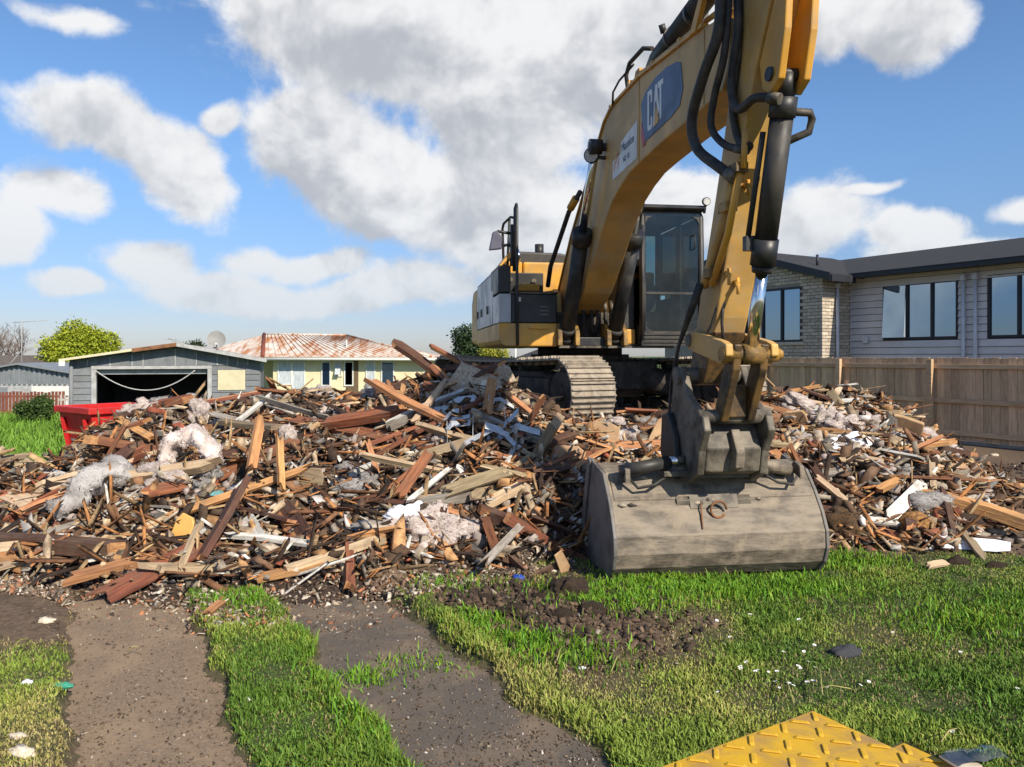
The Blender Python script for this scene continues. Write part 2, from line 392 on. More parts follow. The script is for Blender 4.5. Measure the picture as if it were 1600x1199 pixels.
# two strips of an old drive
M['asphalt'] = mat('old_asphalt', (.095, .080, .068), (.14, .115, .09), 120, .9, .5, dirt=(.25, .18, .12), dirt_amt=.75, dirt_scale=2.2, bscale=170)
M['asphalt_dirty'] = mat('soil_covered_asphalt', (.20, .145, .098), (.29, .205, .135), 60, .95, .6, dirt=(.33, .235, .15), dirt_amt=.95, dirt_scale=2.4, bscale=130)
def strip(ref, hw, material, label, y1):
    us = np.arange(-4.5, y1, .06); vs = np.linspace(-hw * 1.4, hw * 1.4, 17)
    U, V_ = np.meshgrid(us, vs, indexing='ij')
    ed = np.abs(V_) / hw
    V2 = V_ * (1 + .10 * fbm(U * 3, V_ * 0 + np.sign(V_) * 9, 50, 3) * ed)
    X = ref[0] + U * SDX + V2 * .868; Y = ref[1] + U * SDY + V2 * .497
    Z = np.full_like(X, -.040) + .010 * fbm(X * 2, Y * 2, 61, 3) 
    o = npmesh('driveway_strip', np.stack([X, Y, Z], -1).reshape(-1, 3), grid_faces(*X.shape)[:, ::-1], material, smooth=True)
    tag(o, label, kind='structure')
strip((-1.47, 3.24), W1, M['asphalt_dirty'], 'soil covered strip of the old drive', 2.75)
strip((-.03, 3.24), W2, M['asphalt'], 'dark bare asphalt strip of the old drive', 2.75)

# ================================================================== rubble heap surface
PT = np.array([(-900, 5.0, 6.5, .25), (-400, 5.3, 7.0, .40), (-150, 5.6, 7.6, .48), (0, 5.8, 8.0, .52), (80, 5.75, 8.5, .46), (150, 5.6, 9.0, .76), (220, 5.55, 9.5, .95),
               (300, 5.5, 10, .98), (420, 5.5, 10.4, 1.05), (560, 5.6, 10.4, 1.10), (600, 5.7, 10.2, 1.20), (650, 5.8, 9.9, 1.34), (750, 6.1, 9.2, 1.46), (830, 6.3, 8.7, 1.18),
               (900, 6.4, 8.2, .86), (1000, 6.5, 8.6, .90), (1100, 6.6, 9.0, .95), (1200, 6.6, 9.6, 1.14), (1320, 6.6, 9.9, 1.24), (1400, 6.6, 9.7, .98),
               (1450, 6.55, 9.3, .78), (1520, 6.7, 8.9, .38), (1580, 7.4, 8.8, .10), (1640, 8.2, 9.2, .02), (1900, 9, 10, -.2), (2600, 9, 10, -.3)])
def pile(X, Y, noise=True):
    X = np.asarray(X, float); Y = np.asarray(Y, float)
    px = 800 + 1200 * X / np.maximum(Y, .5)
    f = np.interp(px, PT[:, 0], PT[:, 1]); c = np.interp(px, PT[:, 0], PT[:, 2]); z = np.interp(px, PT[:, 0], PT[:, 3])
    f = f + .5 * fbm(px * .02, px * 0, 70, 3)
    t = (Y - f) / (c - f)
    up = np.where(t < 0, t * 1.2, z * np.clip(t, 0, 1) ** .85)
    bz = np.interp(px, [600, 700, 1190, 1260], [-.9, .72, .72, -.3])
    back = z + (bz - z) * sst(Y - c, 0, 2.2); back = back + (-1.3 - back) * sst(Y, 13.6, 16.5)
    h = np.where(t < 1, up, back)
    if noise:
        mk = sst(t, .03, .25) * np.where(t > 1, .5, 1)
        mk = mk * (1 - .75 * np.exp(-(((X - 1.0) / 2.2) ** 2 + ((Y - 11.3) / 2.6) ** 2) ** 2))
        h = h + mk * (.42 * fbm(X * 1.1, Y * 1.1, 71, 4) + .34 * fbm(X * 4.2, Y * 4.2, 77, 3))
    return h
def surf(X, Y): return np.maximum(pile(X, Y), gz(X, Y))
def hit(px, py, lift=0.0):                   # where the line of sight meets the heap or the ground
    Ys = np.arange(3, 18, .02); Xs = (px - 800) / FPX * Ys; Zs = HC - (py - HOR) / FPX * Ys
    s = surf(Xs, Ys) + lift; k = np.argmax(Zs <= s)
    if not (Zs <= s).any(): k = int(np.argmin(Zs - s))
    return Vector((Xs[k], Ys[k], float(s[k])))
def at(px, py, Y): return Vector(((px - 800) / FPX * Y, Y, HC - (py - HOR) / FPX * Y))
mx = np.arange(-8.0, 8.2, .07); my = np.arange(5.0, 16.6, .07)
MX, MY = np.meshgrid(mx, my); MH = pile(MX, MY); MG = gz(MX, MY)
MH = MH + .05 * fbm(MX * 14, MY * 14, 79, 3)
keep = (MH > MG - .06)
fq = grid_faces(*MX.shape); fq = fq[keep.ravel()[fq].all(1)]
used = np.unique(fq); remap = np.zeros(MX.size, int); remap[used] = np.arange(len(used))
MV = np.stack([MX, MY, MH], -1).reshape(-1, 3)[used]
n1 = (fbm(MV[:, 0] * 6, MV[:, 1] * 6, 81, 3) + .5)[:, None]; n2 = sst(fbm(MV[:, 0] * 2.2, MV[:, 1] * 2.2, 85, 3), .02, .22)[:, None]
mcol = (np.array([.060, .040, .028]) * (.4 + n1)) * (1 - n2) + n2 * np.array([.20, .135, .09]) * (.5 + n1)  # base earth darkened so the gaps between pieces look shaded
M['heap'] = mat('crushed_debris', (1, 1, 1), (.4, .36, .33), 22, .95, 1.0, attr='tint', bscale=30)
heap = npmesh('rubble_mound', MV, remap[fq], M['heap'], col=np.clip(mcol, 0, 1))
tag(heap, 'brown mound of earth and crushed debris under the broken timber', 'rubble', kind='stuff')

# ================================================================== houses and fences behind
M['paling'] = mat('pine_paling', (.62, .43, .265), (.46, .315, .19), 5, .85, .25, stretch=(6, 6, .7), rand=.22)
M['rail'] = mat('pine_rail', (.60, .41, .25), (.46, .31, .18), 5, .85, .2, stretch=(.7, 6, 6), rand=.12)
fence = thing('timber_fence', 'tall brown timber paling fence in front of the grey house', 'fence', (8.82, 14.5, 0), R(-60))
pm = MB().box(-.0725, .0725, .045, .063, .06, 1.66).build('paling', M['paling'], fence, .003, 1); first = True
x = -9.0; k = 0
while x < 4.2:
    Mx = Matrix.Translation((x, rnd.uniform(-.003, .003), rnd.uniform(-.012, .008))) @ Matrix.Rotation(rnd.uniform(-.004, .004), 4, 'Y')
    if first: pm.matrix_local = Mx; first = False
    else: dup(pm, fence, Mx)
    x += .1475 + rnd.uniform(0, .004)
for zz in (.2, .82, 1.49):
    for a in (-9.32, -7.22, -5.12, -3.02, -.93, 1.17):
        MB().box(a + .004, a + 2.09, -.003 + rnd.uniform(-.002, .002), .042, zz - .045, zz + .045).build('rail', M['rail'], fence, .003, 1)
for a in (-7.22, -5.12, -3.02, -.93, 1.17, 3.27):
    MB().box(a - .055, a + .055, -.09, -.006, -.15, 1.63).build('post', M['rail'], fence, .004, 1)
MB().box(-9.2, 4.2, .02, .07, -.12, .055).build('plinth_board', mat('pale_plinth', (.30, .27, .23), (.2, .18, .15), 6, .9), fence)

# --- two-storey-high looking new house on the right
M['siding'] = mat('grey_weatherboard', (.66, .62, .60), (.60, .565, .55), 3, .6, .03, rand=.05)
M['brick'] = mat('cream_brick', (.52, .45, .36), (.41, .345, .27), 9, .9, .25, rand=.20)
M['mortar'] = mat('mortar', (.30, .27, .23), (.24, .21, .18), 30, .95, .3)
M['charcoal'] = mat('charcoal_trim', (.018, .02, .026), (.026, .027, .032), 5, .5)
M['shingle'] = mat('asphalt_shingle', (.022, .023, .026), (.042, .042, .046), 9, .9, .5, stretch=(1, 3, 3), bscale=30)
M['pvc'] = mat('white_pvc', (.62, .63, .66), (.55, .56, .58), 6, .45)
house = thing('grey_house', 'grey weatherboard house with cream brick gable and dark roof behind the timber fence', 'house', (8.89, 20.2, 0), R(-60))
EZ = 3.70
wl = MB()
for (a, b, z0, z1) in ((0, .95, -.2, EZ), (2.84, 3.49, -.2, EZ), (5.45, 10, -.2, EZ), (.95, 2.84, -.2, 2.10), (3.49, 5.45, -.2, 2.10), (.95, 2.84, 3.48, EZ), (3.49, 5.45, 3.48, EZ)):
    wl.box(a, b, .03, .12, z0, z1)
wall = wl.build('wall', M['charcoal'], house)  # dark backing paints the shadow lines between the weatherboards
def board(x0, x1, z):
    MB().prism([(-.022, z), (.028, z), (.028, z + .158), (.004, z + .158)], x0, x1, 'x').build('weatherboard', M['siding'], wall)
z = 1.40
while z < EZ - .05:
    if z + .17 < 2.12 or z > 3.42: segs = [(.0, 2.96), (2.964, 3.30), (3.305, 9.5)]
    else: segs = [(.0, .95), (2.84, 3.49), (5.45, 9.5)]
    for a, b in segs: board(a + .002, b - .002, z)
    z += .170
def window(par, x0, x1, z0, z1, y, n, sash=None, name='window'):
    fr = MB(); t = .055
    fr.box(x0, x1, y - .045, y + .05, z0, z0 + t); fr.box(x0, x1, y - .045, y + .05, z1 - t, z1)
    fr.box(x0, x0 + t, y - .044, y + .05, z0 + t, z1 - t); fr.box(x1 - t, x1, y - .044, y + .05, z0 + t, z1 - t)
    for k in range(1, n):
        xc = x0 + (x1 - x0) * k / n; fr.box(xc - .03, xc + .03, y - .043, y + .05, z0 + t, z1 - t)
    f_ = fr.build(name, M['charcoal'], par)
    for k in range(n):
        a = x0 + (x1 - x0) * k / n + .03; b = x0 + (x1 - x0) * (k + 1) / n - .03
        p = MB().box(a, b, -.006, .006, z0 + t - .01 - z1, -t + .01).build('pane', M['pane'], f_)
        p.matrix_local = Matrix.Translation((0, y + (-.03 if k == sash else .01), z1)) @ Matrix.Rotation(R(-4) if k == sash else rnd.uniform(-.004, .004), 4, 'X')
        if k == sash:
            s2 = MB(); 
            for (u0, u1, v0, v1) in ((a, a + .04, -1.3, -.06), (b - .04, b, -1.3, -.06), (a + .04, b - .04, -1.3, -1.26), (a + .04, b - .04, -.1, -.06)): s2.box(u0, u1, -.02, .02, v0, v1)
            sb = s2.build('sash', M['charcoal'], f_); sb.matrix_local = p.matrix_local.copy()
    return f_
window(house, .95, 2.84, 2.10, 3.48, .03, 3, sash=0)
window(house, 3.49, 5.45, 2.10, 3.50, .03, 3)
for k, xx in enumerate((2.99, 3.26)):
    dp = MB().tube([(xx, -.07, .0), (xx, -.07, 3.42)], .04, 10).build('downpipe', M['pvc'], house)
    MB().box(xx - .055, xx + .055, -.125, -.02, 3.425, 3.56).build('rain_head', M['pvc'], dp, .006, 1)
    MB().box(xx - .06, xx + .06, -.075, -.021, 2.52, 2.545).build('bracket', M['pvc'], dp)
MB().box(.42, .56, -.09, -.022, 2.02, 2.2).build('meter_box', M['pvc'], house, .008)
# brick gable wing
BW = -1.10
gb = MB()
gp = [(-6.0, -.2), (0, -.2), (0, EZ), (-3.0, EZ + .92), (-6.0, EZ)]
# wall with a window hole (x -2.62..-.64, z 2.07..3.53)
for (a, b, z0, z1) in ((-6.0, -2.62, -.2, EZ), (-.64, -.001, -.2, EZ), (-2.62, -.64, -.2, 2.07), (-2.62, -.64, 3.53, EZ)):
    gb.box(a, b, BW + .012, BW + .12, z0, z1)
gb.prism([(0, EZ + .001), (-3.0, EZ + .92), (-6.0, EZ + .001)], BW + .012, BW + .12)
gb.box(-.121, -.012, BW + .121, .02, -.2, EZ)
bw = gb.build('brick_wall', M['mortar'], house)
b0 = MB().box(-.113, .113, -.012, .098, -.0365, .0365).build('brick', M['brick'], bw, .004, 1); fb_ = True
def put_brick(Mx):
    global fb_
    if fb_: b0.matrix_local = Mx; fb_ = False
    else: dup(b0, bw, Mx)
nbr = 0
for r in range(34):
    zc = 1.66 + r * .0865
    xx = -.228 if r % 2 else -.101
    while xx > -3.05:
        inwin = (-2.66 < xx < -.60) and (2.02 < zc < 3.57)
        if not inwin and zc < EZ + .3 * (-xx) - .05 and zc < 4.35:
            put_brick(Matrix.Translation((xx, BW + rnd.uniform(0, .003), zc))); nbr += 1
        xx -= .236
    if zc < EZ - .04:
        yy = BW + (.101 if r % 2 else .219)
        while yy < -.03:
            put_brick(Matrix.Translation((.0, yy, zc)) @ Matrix.Rotation(R(90), 4, 'Z')); yy += .236
window(house, -2.62, -.64, 2.07, 3.53, BW + .04, 3)
MB().box(-2.68, -.58, BW - .05, BW + .012, 1.99, 2.065).build('sill', M['brick'], house)
dp = MB().tube([(.06, BW + .52, .0), (.06, BW + .52, 3.45)], .04, 10).build('downpipe', M['pvc'], house)
MB().box(.01, .12, BW + .46, BW + .58, 3.452, 3.58).build('rain_head', M['pvc'], dp, .006, 1)
# roofs
MB().prism([(-.50, EZ + .02), (-.38, EZ + .02), (3.6, EZ + .96), (7.4, EZ + .02), (7.4, EZ + .10), (3.6, EZ + 1.06), (-.5, EZ + .1)], -3.2, 10.4, 'x').build('roof', M['shingle'], house)
rf = MB()
rf.prism([(.42, EZ - .02), (-3.0, EZ + 1.00), (-6.4, EZ - .02), (-6.4, EZ + .06), (-3.0, EZ + 1.09), (.42, EZ + .06)], BW - .25, 3.2)
rw = rf.build('gable_roof', M['shingle'], house)
MB().prism([(.45, EZ - .12), (-3.0, EZ + .92), (-6.4, EZ - .12), (-6.4, EZ + .075), (-3.0, EZ + 1.11), (.45, EZ + .075)], BW - .29, BW - .252).build('bargeboard', M['charcoal'], rw)
MB().box(.43, .50, BW - .27, -.45, EZ - .14, EZ + .03).build('gutter', M['charcoal'], rw)
MB().box(.503, 9.8, -.56, -.503, EZ - .03, EZ + .06).build('gutter', M['charcoal'], house)
MB().box(.3, 9.8, -.50, .03, EZ - .001, EZ + .018).build('soffit', M['charcoal'], house)
MB().tube([(-.9, -.15, EZ + .4), (-.9, -.15, EZ + .75)], .035, 8).build('vent_pipe', M['charcoal'], house)

# --- old garage on the left
GZ0 = -1.0
M['gboard'] = mat('blue_grey_board', (.165, .18, .195), (.13, .145, .16), 4, .75, .1, rand=.14, dirt=(.22, .2, .18), dirt_amt=.35)
M['gtrim'] = mat('pale_grey_trim', (.40, .41, .41), (.3, .3, .3), 5, .7, .1)
M['iron_old'] = mat('old_iron_roof', (.42, .40, .37), (.28, .22, .17), 2.5, .6, .1, .2)
M['rust'] = mat('rusty_trim', (.24, .11, .05), (.13, .065, .035), 6, .9, .2)
M['room_shade'] = mat('shade_black_lining', (.015, .015, .015), (.03, .028, .025), 4, .95)  # near-black colour stands in for the shade inside the garage
M['ply'] = mat('cream_ply', (.58, .53, .36), (.52, .47, .31), 4, .8, rand=.06)
gar = thing('old_garage', 'old blue grey weatherboard garage with open dark doorway', 'garage', (-11.2, 25.0, GZ0), R(17))
gw = MB()
for (a, b, z0, z1) in ((-2.86, -2.09, 0, 2.60), (1.20, 2.87, 0, 2.60), (-2.09, 1.20, 2.26, 2.60)): gw.box(a, b, .03, .12, z0, z1)
gw.prism([(-2.86, 2.601), (2.87, 2.601), (.30, 3.02)], .03, .12)
gw.box(-2.86, -2.76, .121, 6.5, 0, 2.6); gw.box(2.77, 2.87, .121, 6.5, 0, 2.6); gw.box(-2.86, 2.87, 6.51, 6.6, 0, 2.6)
gw_o = gw.build('wall', M['gboard'], gar)
MB().box(-2.74, 2.75, .13, 6.49, .0, .02).build('floor_slab', M['room_shade'], gar)
MB().box(-2.74, 2.75, .125, 6.49, 2.44, 2.46).build('ceiling_lining', M['room_shade'], gar)
z = .1
while z < 2.2:
    for a, b in ((-2.84, -2.24), (1.34, 1.50), (2.40, 2.84)) if 1.55 < z < 2.22 else ((-2.84, -2.24), (1.34, 2.84)):
        MB().prism([(-.015, z), (.03, z), (.03, z + .2), (.012, z + .2)], a, b, 'x').build('weatherboard', M['gboard'], gw_o)
    z += .198
xx = -2.5
while xx < 2.5:
    zt = 2.58 + (.42 * (1 - (.30 - xx) / 3.16) if xx < .3 else .42 * (1 - (xx - .30) / 2.57)) - .03
    MB().box(xx - .155, xx + .155, .004, .03, 2.38, zt).build('gable_board', M['gboard'], gw_o)
    MB().box(xx + .145, xx + .175, -.012, .003, 2.38, zt - .02).build('batten', M['gtrim'] if rnd.random() < .4 else M['gboard'], gw_o)
    xx += .32
dfm = MB(); dfm.box(-2.235, -2.09, -.02, .1, 0, 2.26); dfm.box(1.20, 1.335, -.02, .1, 0, 2.26); dfm.box(-2.235, 1.335, -.025, .1, 2.262, 2.37)
dfm.build('door_frame', M['gtrim'], gar, .006, 1)
MB().box(-2.05, 1.18, .16, .26, 2.1, 2.24).build('rolled_door', M['gtrim'], gar)
MB().box(1.52, 2.38, -.03, -.0, 1.56, 2.22).build('cream_panel', M['ply'], gar)
MB().prism([(-3.05, 2.55), (.30, 3.04), (3.05, 2.52), (3.05, 2.57), (.30, 3.10), (-3.05, 2.60)], -.35, 6.9).build('roof', M['iron_old'], gar)
MB().prism([(.30, 3.0), (3.06, 2.48), (3.06, 2.60), (.30, 3.12)], -.39, -.352).build('bargeboard', M['gtrim'], gar)
MB().prism([(.298, 3.0), (-1.0, 2.81), (-1.0, 2.93), (.298, 3.12)], -.39, -.352).build('bargeboard', M['rust'], gar)
MB().prism([(-1.01, 2.84), (-3.06, 2.52), (-3.06, 2.59), (-1.01, 2.92)], -.385, -.352).build('bargeboard', M['ply'], gar)
MB().box(-3.05, -2.88, -.42, -.30, 2.38, 2.53).build('gutter_end', M['pvc'], gar)
MB().tube([(-2.79, -.06, 0), (-2.79, -.06, 2.45)], .06, 8).build('downpipe', M['gboard'], gar)
rope = [(-2.07 + 2.9 * t, -.05, 2.22 - .0 * t - 1.15 * 4 * .5 * t * (1 - t) * 1.1) for t in [i / 16 for i in range(17)]]
tag(MB().tube([(p[0], p[1] - .08, p[2]) for p in rope], .02, 6).build('hanging_rope', M['gtrim'], M=Matrix.Translation((-11.2, 25, GZ0)) @ Matrix.Rotation(R(17), 4, 'Z')), 'pale rope sagging across the open garage doorway', 'rope')
dish = thing('satellite_dish', 'grey satellite dish standing on the garage roof', 'satellite dish', (-9.85, 25.6, 1.72))
db = MB(); n = 20; prof = [(0, .0), (.12, .012), (.22, .04), (.32, .085)]
vs = []; fs = []
for r_, d_ in prof:
    for k in range(n): an = 2 * math.pi * k / n; vs.append((r_ * math.cos(an) * .92, -d_, r_ * math.sin(an)))
for i in range(3):
    for k in range(n): fs.append((i * n + k, i * n + (k + 1) % n, (i + 1) * n + (k + 1) % n, (i + 1) * n + k))
db.add(vs, fs, True)
do = db.build('reflector', mat('dish_grey', (.26, .26, .255), (.21, .21, .2), 5, .7), dish)
do.matrix_local = Matrix.Translation((0, 0, .48)) @ Matrix.Rotation(R(18), 4, 'Z') @ Matrix.Rotation(R(-20), 4, 'X')
MB().tube([(0, .05, 0), (0, .05, .45)], .025, 8).build('mast', M['gtrim'], dish)
MB().tube([(.03, -.02, .2), (.12, -.32, .36)], .015, 6).build('feed_arm', M['charcoal'], dish)
MB().box(.09, .16, -.37, -.29, .34, .41).build('feed_horn', M['pvc'], dish)
def aerial(name, label, loc, h, boomlen, n, tilt, rz):
    t = thing(name, label, 'aerial', loc, rz)
    MB().tube([(0, 0, 0), (0, 0, h)], .022, 6).build('mast', M['gtrim'], t)
    b = MB().tube([(-.25 * boomlen, 0, h - .02), (.75 * boomlen, 0, h - .02 + tilt)], .016, 6).build('boom', M['gtrim'], t)
    for k in range(n):
        f_ = (k + .5) / n; MB().tube([(-.25 * boomlen + boomlen * f_, -.28 + .12 * f_, h - .02 + tilt * f_), (-.25 * boomlen + boomlen * f_, .28 - .12 * f_, h - .02 + tilt * f_)], .009, 5).build('element', M['gtrim'], b)
    MB().tube([(-.9, .2, 0), (-.02, 0, h * .42)], .018, 5).build('stay', M['gtrim'], t)
    return t
aerial('television_aerial', 'tall television aerial on a thin stayed mast above the grey shed', (-24.9, 39, .9), 2.5, 1.6, 7, .12, R(12))
t_ = aerial('roof_aerial', 'bent aerial lying low on the garage roof', (-11.9, 27.0, 1.9), .42, .9, 5, -.25, R(-20))

# --- rust-streaked house
M['cream'] = mat('cream_wall', (.70, .64, .42), (.64, .58, .38), 3, .8, .05)
M['rustroof'] = mat('rust_streaked_roof', (.64, .58, .51), (.44, .20, .095), 1.3, .75, .25, stretch=(2.6, .55, .55), dirt=(.40, .17, .075), dirt_amt=.75, dirt_scale=.9, lo=.46, hi=.62)
M['redtrim'] = mat('red_ridge_cap', (.22, .055, .035), (.16, .05, .03), 4, .8)
M['wtrim'] = mat('white_trim', (.72, .72, .69), (.64, .64, .6), 5, .6)
M['brownbrick'] = mat('brown_brick', (.16, .11, .06), (.11, .075, .045), 12, .9, .3)
M['curtain'] = mat('net_curtain', (.55, .6, .64), (.36, .4, .44), 7, .8, stretch=(4, 1, .4))
hs = thing('rusty_roof_house', 'cream house under a rust streaked white iron roof', 'house', (0, 0, GZ0))
HF = 40.5
cw = MB(); cw.box(-12.6, -4.6, HF, HF + 8, 0, 2.55); cw.box(-17.2, -12.602, HF + 2.6, HF + 8, 0, 2.55)
cw.build('wall', M['cream'], hs)
E = [Vector((-18.4, 42.6, 2.62)), Vector((-12.95, 39.9, 2.62)), Vector((-4.1, 39.9, 2.62)), Vector((-4.1, 49, 2.62)), Vector((-18.4, 49, 2.62))]
RD = [Vector((-14.3, 44.3, 3.92)), Vector((-9.6, 44.5, 3.86))]
mb = MB(); mb.add([*E, *RD], [(0, 1, 5), (1, 2, 6, 5), (2, 3, 6), (3, 4, 5, 6), (4, 0, 5)])
roof = mb.build('roof', M['rustroof'], hs)
def strip_on(a, b, r, m_, nm, par): return MB().tube([a + Vector((0, 0, .03)), b + Vector((0, 0, .03))], r, 6).build(nm, m_, par)
strip_on(E[1], RD[0], .10, M['redtrim'], 'hip_cap', roof); strip_on(RD[0], RD[1], .06, M['rustroof'], 'ridge_cap', roof); strip_on(E[2], RD[1], .06, M['rustroof'], 'hip_cap', roof)
for k in range(1, 24):                                        # seams of the iron sheets
    f_ = k / 24; a = E[1].lerp(E[2], f_); b = RD[0].lerp(RD[1], f_)
    MB().tube([a + Vector((0, 0, .012)), b + Vector((0, 0, .012))], .022, 4).build('roof_seam', M['rustroof'], roof)
for a, b in ((0, 1), (1, 2), (2, 3)):
    A, B = E[a], E[b]; d = (B - A).normalized()
    MB().tube([A - Vector((0, 0, .10)), B - Vector((0, 0, .10))], .085, 6).build('gutter', M['wtrim'], hs)
MB().box(-8.75, -8.1, HF - .03, HF + .02, 0, 2.5).build('brick_panel', M['brownbrick'], hs)
def hwin(x0, x1, z0, z1, m_, opened=False):
    f_ = MB(); t = .06; y = HF
    f_.box(x0, x1, y - .06, y - .003, z0, z0 + t); f_.box(x0, x1, y - .06, y - .003, z1 - t, z1); f_.box(x0, x0 + t, y - .059, y - .003, z0 + t, z1 - t); f_.box(x1 - t, x1, y - .059, y - .003, z0 + t, z1 - t)
    w_ = f_.build('window', M['wtrim'], hs)
    p = MB().box(x0 + t, x1 - t, -.01, .01, -(z1 - z0) + t, -t).build('pane', m_, w_)
    p.matrix_local = Matrix.Translation((0, y - .02, z1)) @ Matrix.Rotation(R(-22) if opened else 0, 4, 'X')
for a in ((-12.35, -11.6, 1.15, 2.4, M['curtain']), (-11.6, -10.9, .6, 2.4, M['curtain']), (-10.05, -9.55, 1.1, 2.4, M['pane']), (-9.35, -8.95, 1.6, 2.4, M['curtain'], True), (-8.85, -8.35, 1.1, 2.4, M['pane']), (-7.7, -7.2, 1.2, 2.4, M['curtain']), (-6.9, -6.2, 1.2, 2.4, M['pane'])): hwin(*a)
MB().tube([(-9.05, 42.0, 3.0), (-9.05, 42.0, 3.55)], .04, 6).build('flue', M['wtrim'], hs)
M['picket_r'] = mat('red_brown_picket', (.22, .075, .045), (.15, .05, .032), 6, .85, .1, rand=.2)
M['picket_w'] = mat('pale_picket', (.50, .47, .43), (.4, .37, .33), 6, .85, .1, rand=.15)
def pickets(label, x0, x1, y, z0, z1, sp, m_, w_):
    f_ = thing('picket_fence', label, 'fence', (x0, y, GZ0))
    p0 = MB().box(-w_ / 2, w_ / 2, -.02, 0, z0, z1).build('picket', m_, f_); n_ = int((x1 - x0) / sp)
    for k in range(1, n_): dup(p0, f_, Matrix.Translation((k * sp, 0, rnd.uniform(-.03, .03))))
    for zz in (z0 + .2, z1 - .2): MB().box(-.1, x1 - x0, .003, .05, zz - .04, zz + .04).build('rail', m_, f_)
    return f_
pickets('faded red picket fence beside the vine covered bush', -27, -19.4, 33.5, .05, 1.12, .155, M['picket_r'], .115)
pickets('short pale picket fence next to the garage corner', -17.9, -16.6, 30.5, .05, 1.15, .15, M['picket_w'], .07)
pickets('low brown picket fence in front of the cream house', -13.4, -4.5, 35.5, .05, 1.0, .11, M['picket_r'], .075)
# grey metal shed
M['zinc'] = mat('grey_metal_cladding', (.23, .25, .27), (.19, .21, .23), 3, .5, .03, .1, rand=.06)
shd = thing('grey_metal_shed', 'grey corrugated metal shed behind the red picket fence', 'shed', (-23.6, 36.5, GZ0))
MB().box(-4, 3.5, .05, 5, 0, 1.35).build('wall', M['gtrim'], shd)
MB().prism([(-4, 1.351), (3.5, 1.351), (3.5, 1.70), (.2, 2.25), (-4, 1.6)], .05, 5).build('gable', M['zinc'], shd)
xx = -3.9
while xx < 3.45:
    zt = (2.25 - .55 * (xx - .2) / 3.3 if xx > .2 else 2.25 - .65 * (.2 - xx) / 4.2) - .04
    MB().box(xx - .06, xx + .06, .0, .048, 1.32, zt).build('cladding_rib', M['zinc'], shd); xx += .24
MB().prism([(-4.2, 1.55), (.2, 2.27), (3.7, 1.68), (3.7, 1.76), (.2, 2.36), (-4.2, 1.63)], -.2, 5.2).build('roof', M['zinc'], shd)
MB().box(.75, 3.4, .02, .047, .1, 1.24).build('garage_door', M['wtrim'], shd)
MB().box(-2.6, -.4, .02, .047, .1, 1.2).build('garage_door', M['zinc'], shd)
# roof far left and low roof beyond the digger
def lowhouse(name, label, x0, x1, y, ze, zr, wm, rm):
    h = thing(name, label, 'house', ((x0 + x1) / 2, y, GZ0)); hw = (x1 - x0) / 2
    MB().box(-hw, hw, 0, 6, 0, ze).build('wall', wm, h)
    m_ = MB(); a = [(-hw - .4, -.4, ze), (hw + .4, -.4, ze), (hw + .4, 6.4, ze), (-hw - .4, 6.4, ze), (-hw + 2.2, 3, zr), (hw - 2.2, 3, zr)]
    m_.add(a, [(0, 1, 5, 4), (1, 2, 5), (2, 3, 4, 5), (3, 0, 4), (0, 3, 2, 1)]); m_.build('roof', rm, h)
    MB().box(-hw * .4, hw * .1, -.03, -.003, ze - 1.4, ze - .3).build('window', M['pane'], h); return h
M['tile'] = mat('brown_tile_roof', (.10, .085, .07), (.15, .12, .1), 5, .9, .2)
lowhouse('brown_roof_house', 'low house with a weathered brown roof behind the grey metal shed', -36, -28.2, 46, 2.1, 2.72, M['gboard'], M['tile'])
lowhouse('dark_roof_house', 'distant low house with a dark roof seen under the digger body', .4, 5.6, 50, 2.45, 3.45, M['wtrim'], M['shingle'])
tag(MB().tube([(.21, 45, -1), (.21, 45, 3.0)], .05, 6).build('white_pole', M['wtrim']), 'thin white pole beyond the left crawler track', 'pole')

# ================================================================== trees and shrubs
M['leaf'] = mat('foliage', (1, 1, 1), (.7, .7, .7), 3, .65, attr='tint', spec=.25)
M['bark'] = mat('bark', (.09, .07, .05), (.15, .12, .09), 8, .95, .5)
def leaves(lobes, n, size, c1, c2, seed, flat=.0):
    r = np.random.default_rng(seed)
    lob = np.array([l[:3] for l in lobes]); rad = np.array([l[3:6] for l in lobes]); wt = rad.prod(1) ** .67; wt /= wt.sum()
    k = r.choice(len(lobes), n, p=wt)
    d = r.normal(size=(n, 3)); d /= np.linalg.norm(d, axis=1)[:, None]
    rr = np.clip(1 - np.abs(r.normal(0, .22, n)), .1, 1.05)
    c = lob[k] + d * rad[k] * rr[:, None]
    # small twigs: leaves gather in clumps
    nc = max(8, n // 14); cl = c[r.integers(0, n, nc)]; w_ = r.integers(0, nc, n)
    c = np.where((r.random(n) < .75)[:, None], cl[w_] + r.normal(0, size * 1.6, (n, 3)), c)
    a = r.normal(size=(n, 3)); a /= np.linalg.norm(a, axis=1)[:, None]
    b = np.cross(a, r.normal(size=(n, 3))); b /= np.linalg.norm(b, axis=1)[:, None]
    s = size * r.uniform(.6, 1.4, n)[:, None]
    V = np.stack([c - a * s, c + b * s * .5, c + a * s, c - b * s * .5], 1).reshape(-1, 3)
    F = np.arange(4 * n).reshape(n, 4)
    mixv = (r.random(nc)[w_] * .6 + r.random(n) * .4)[:, None]
    col = np.repeat(np.array(c1) * (1 - mixv) + np.array(c2) * mixv, 4, 0)
    return V, F, col
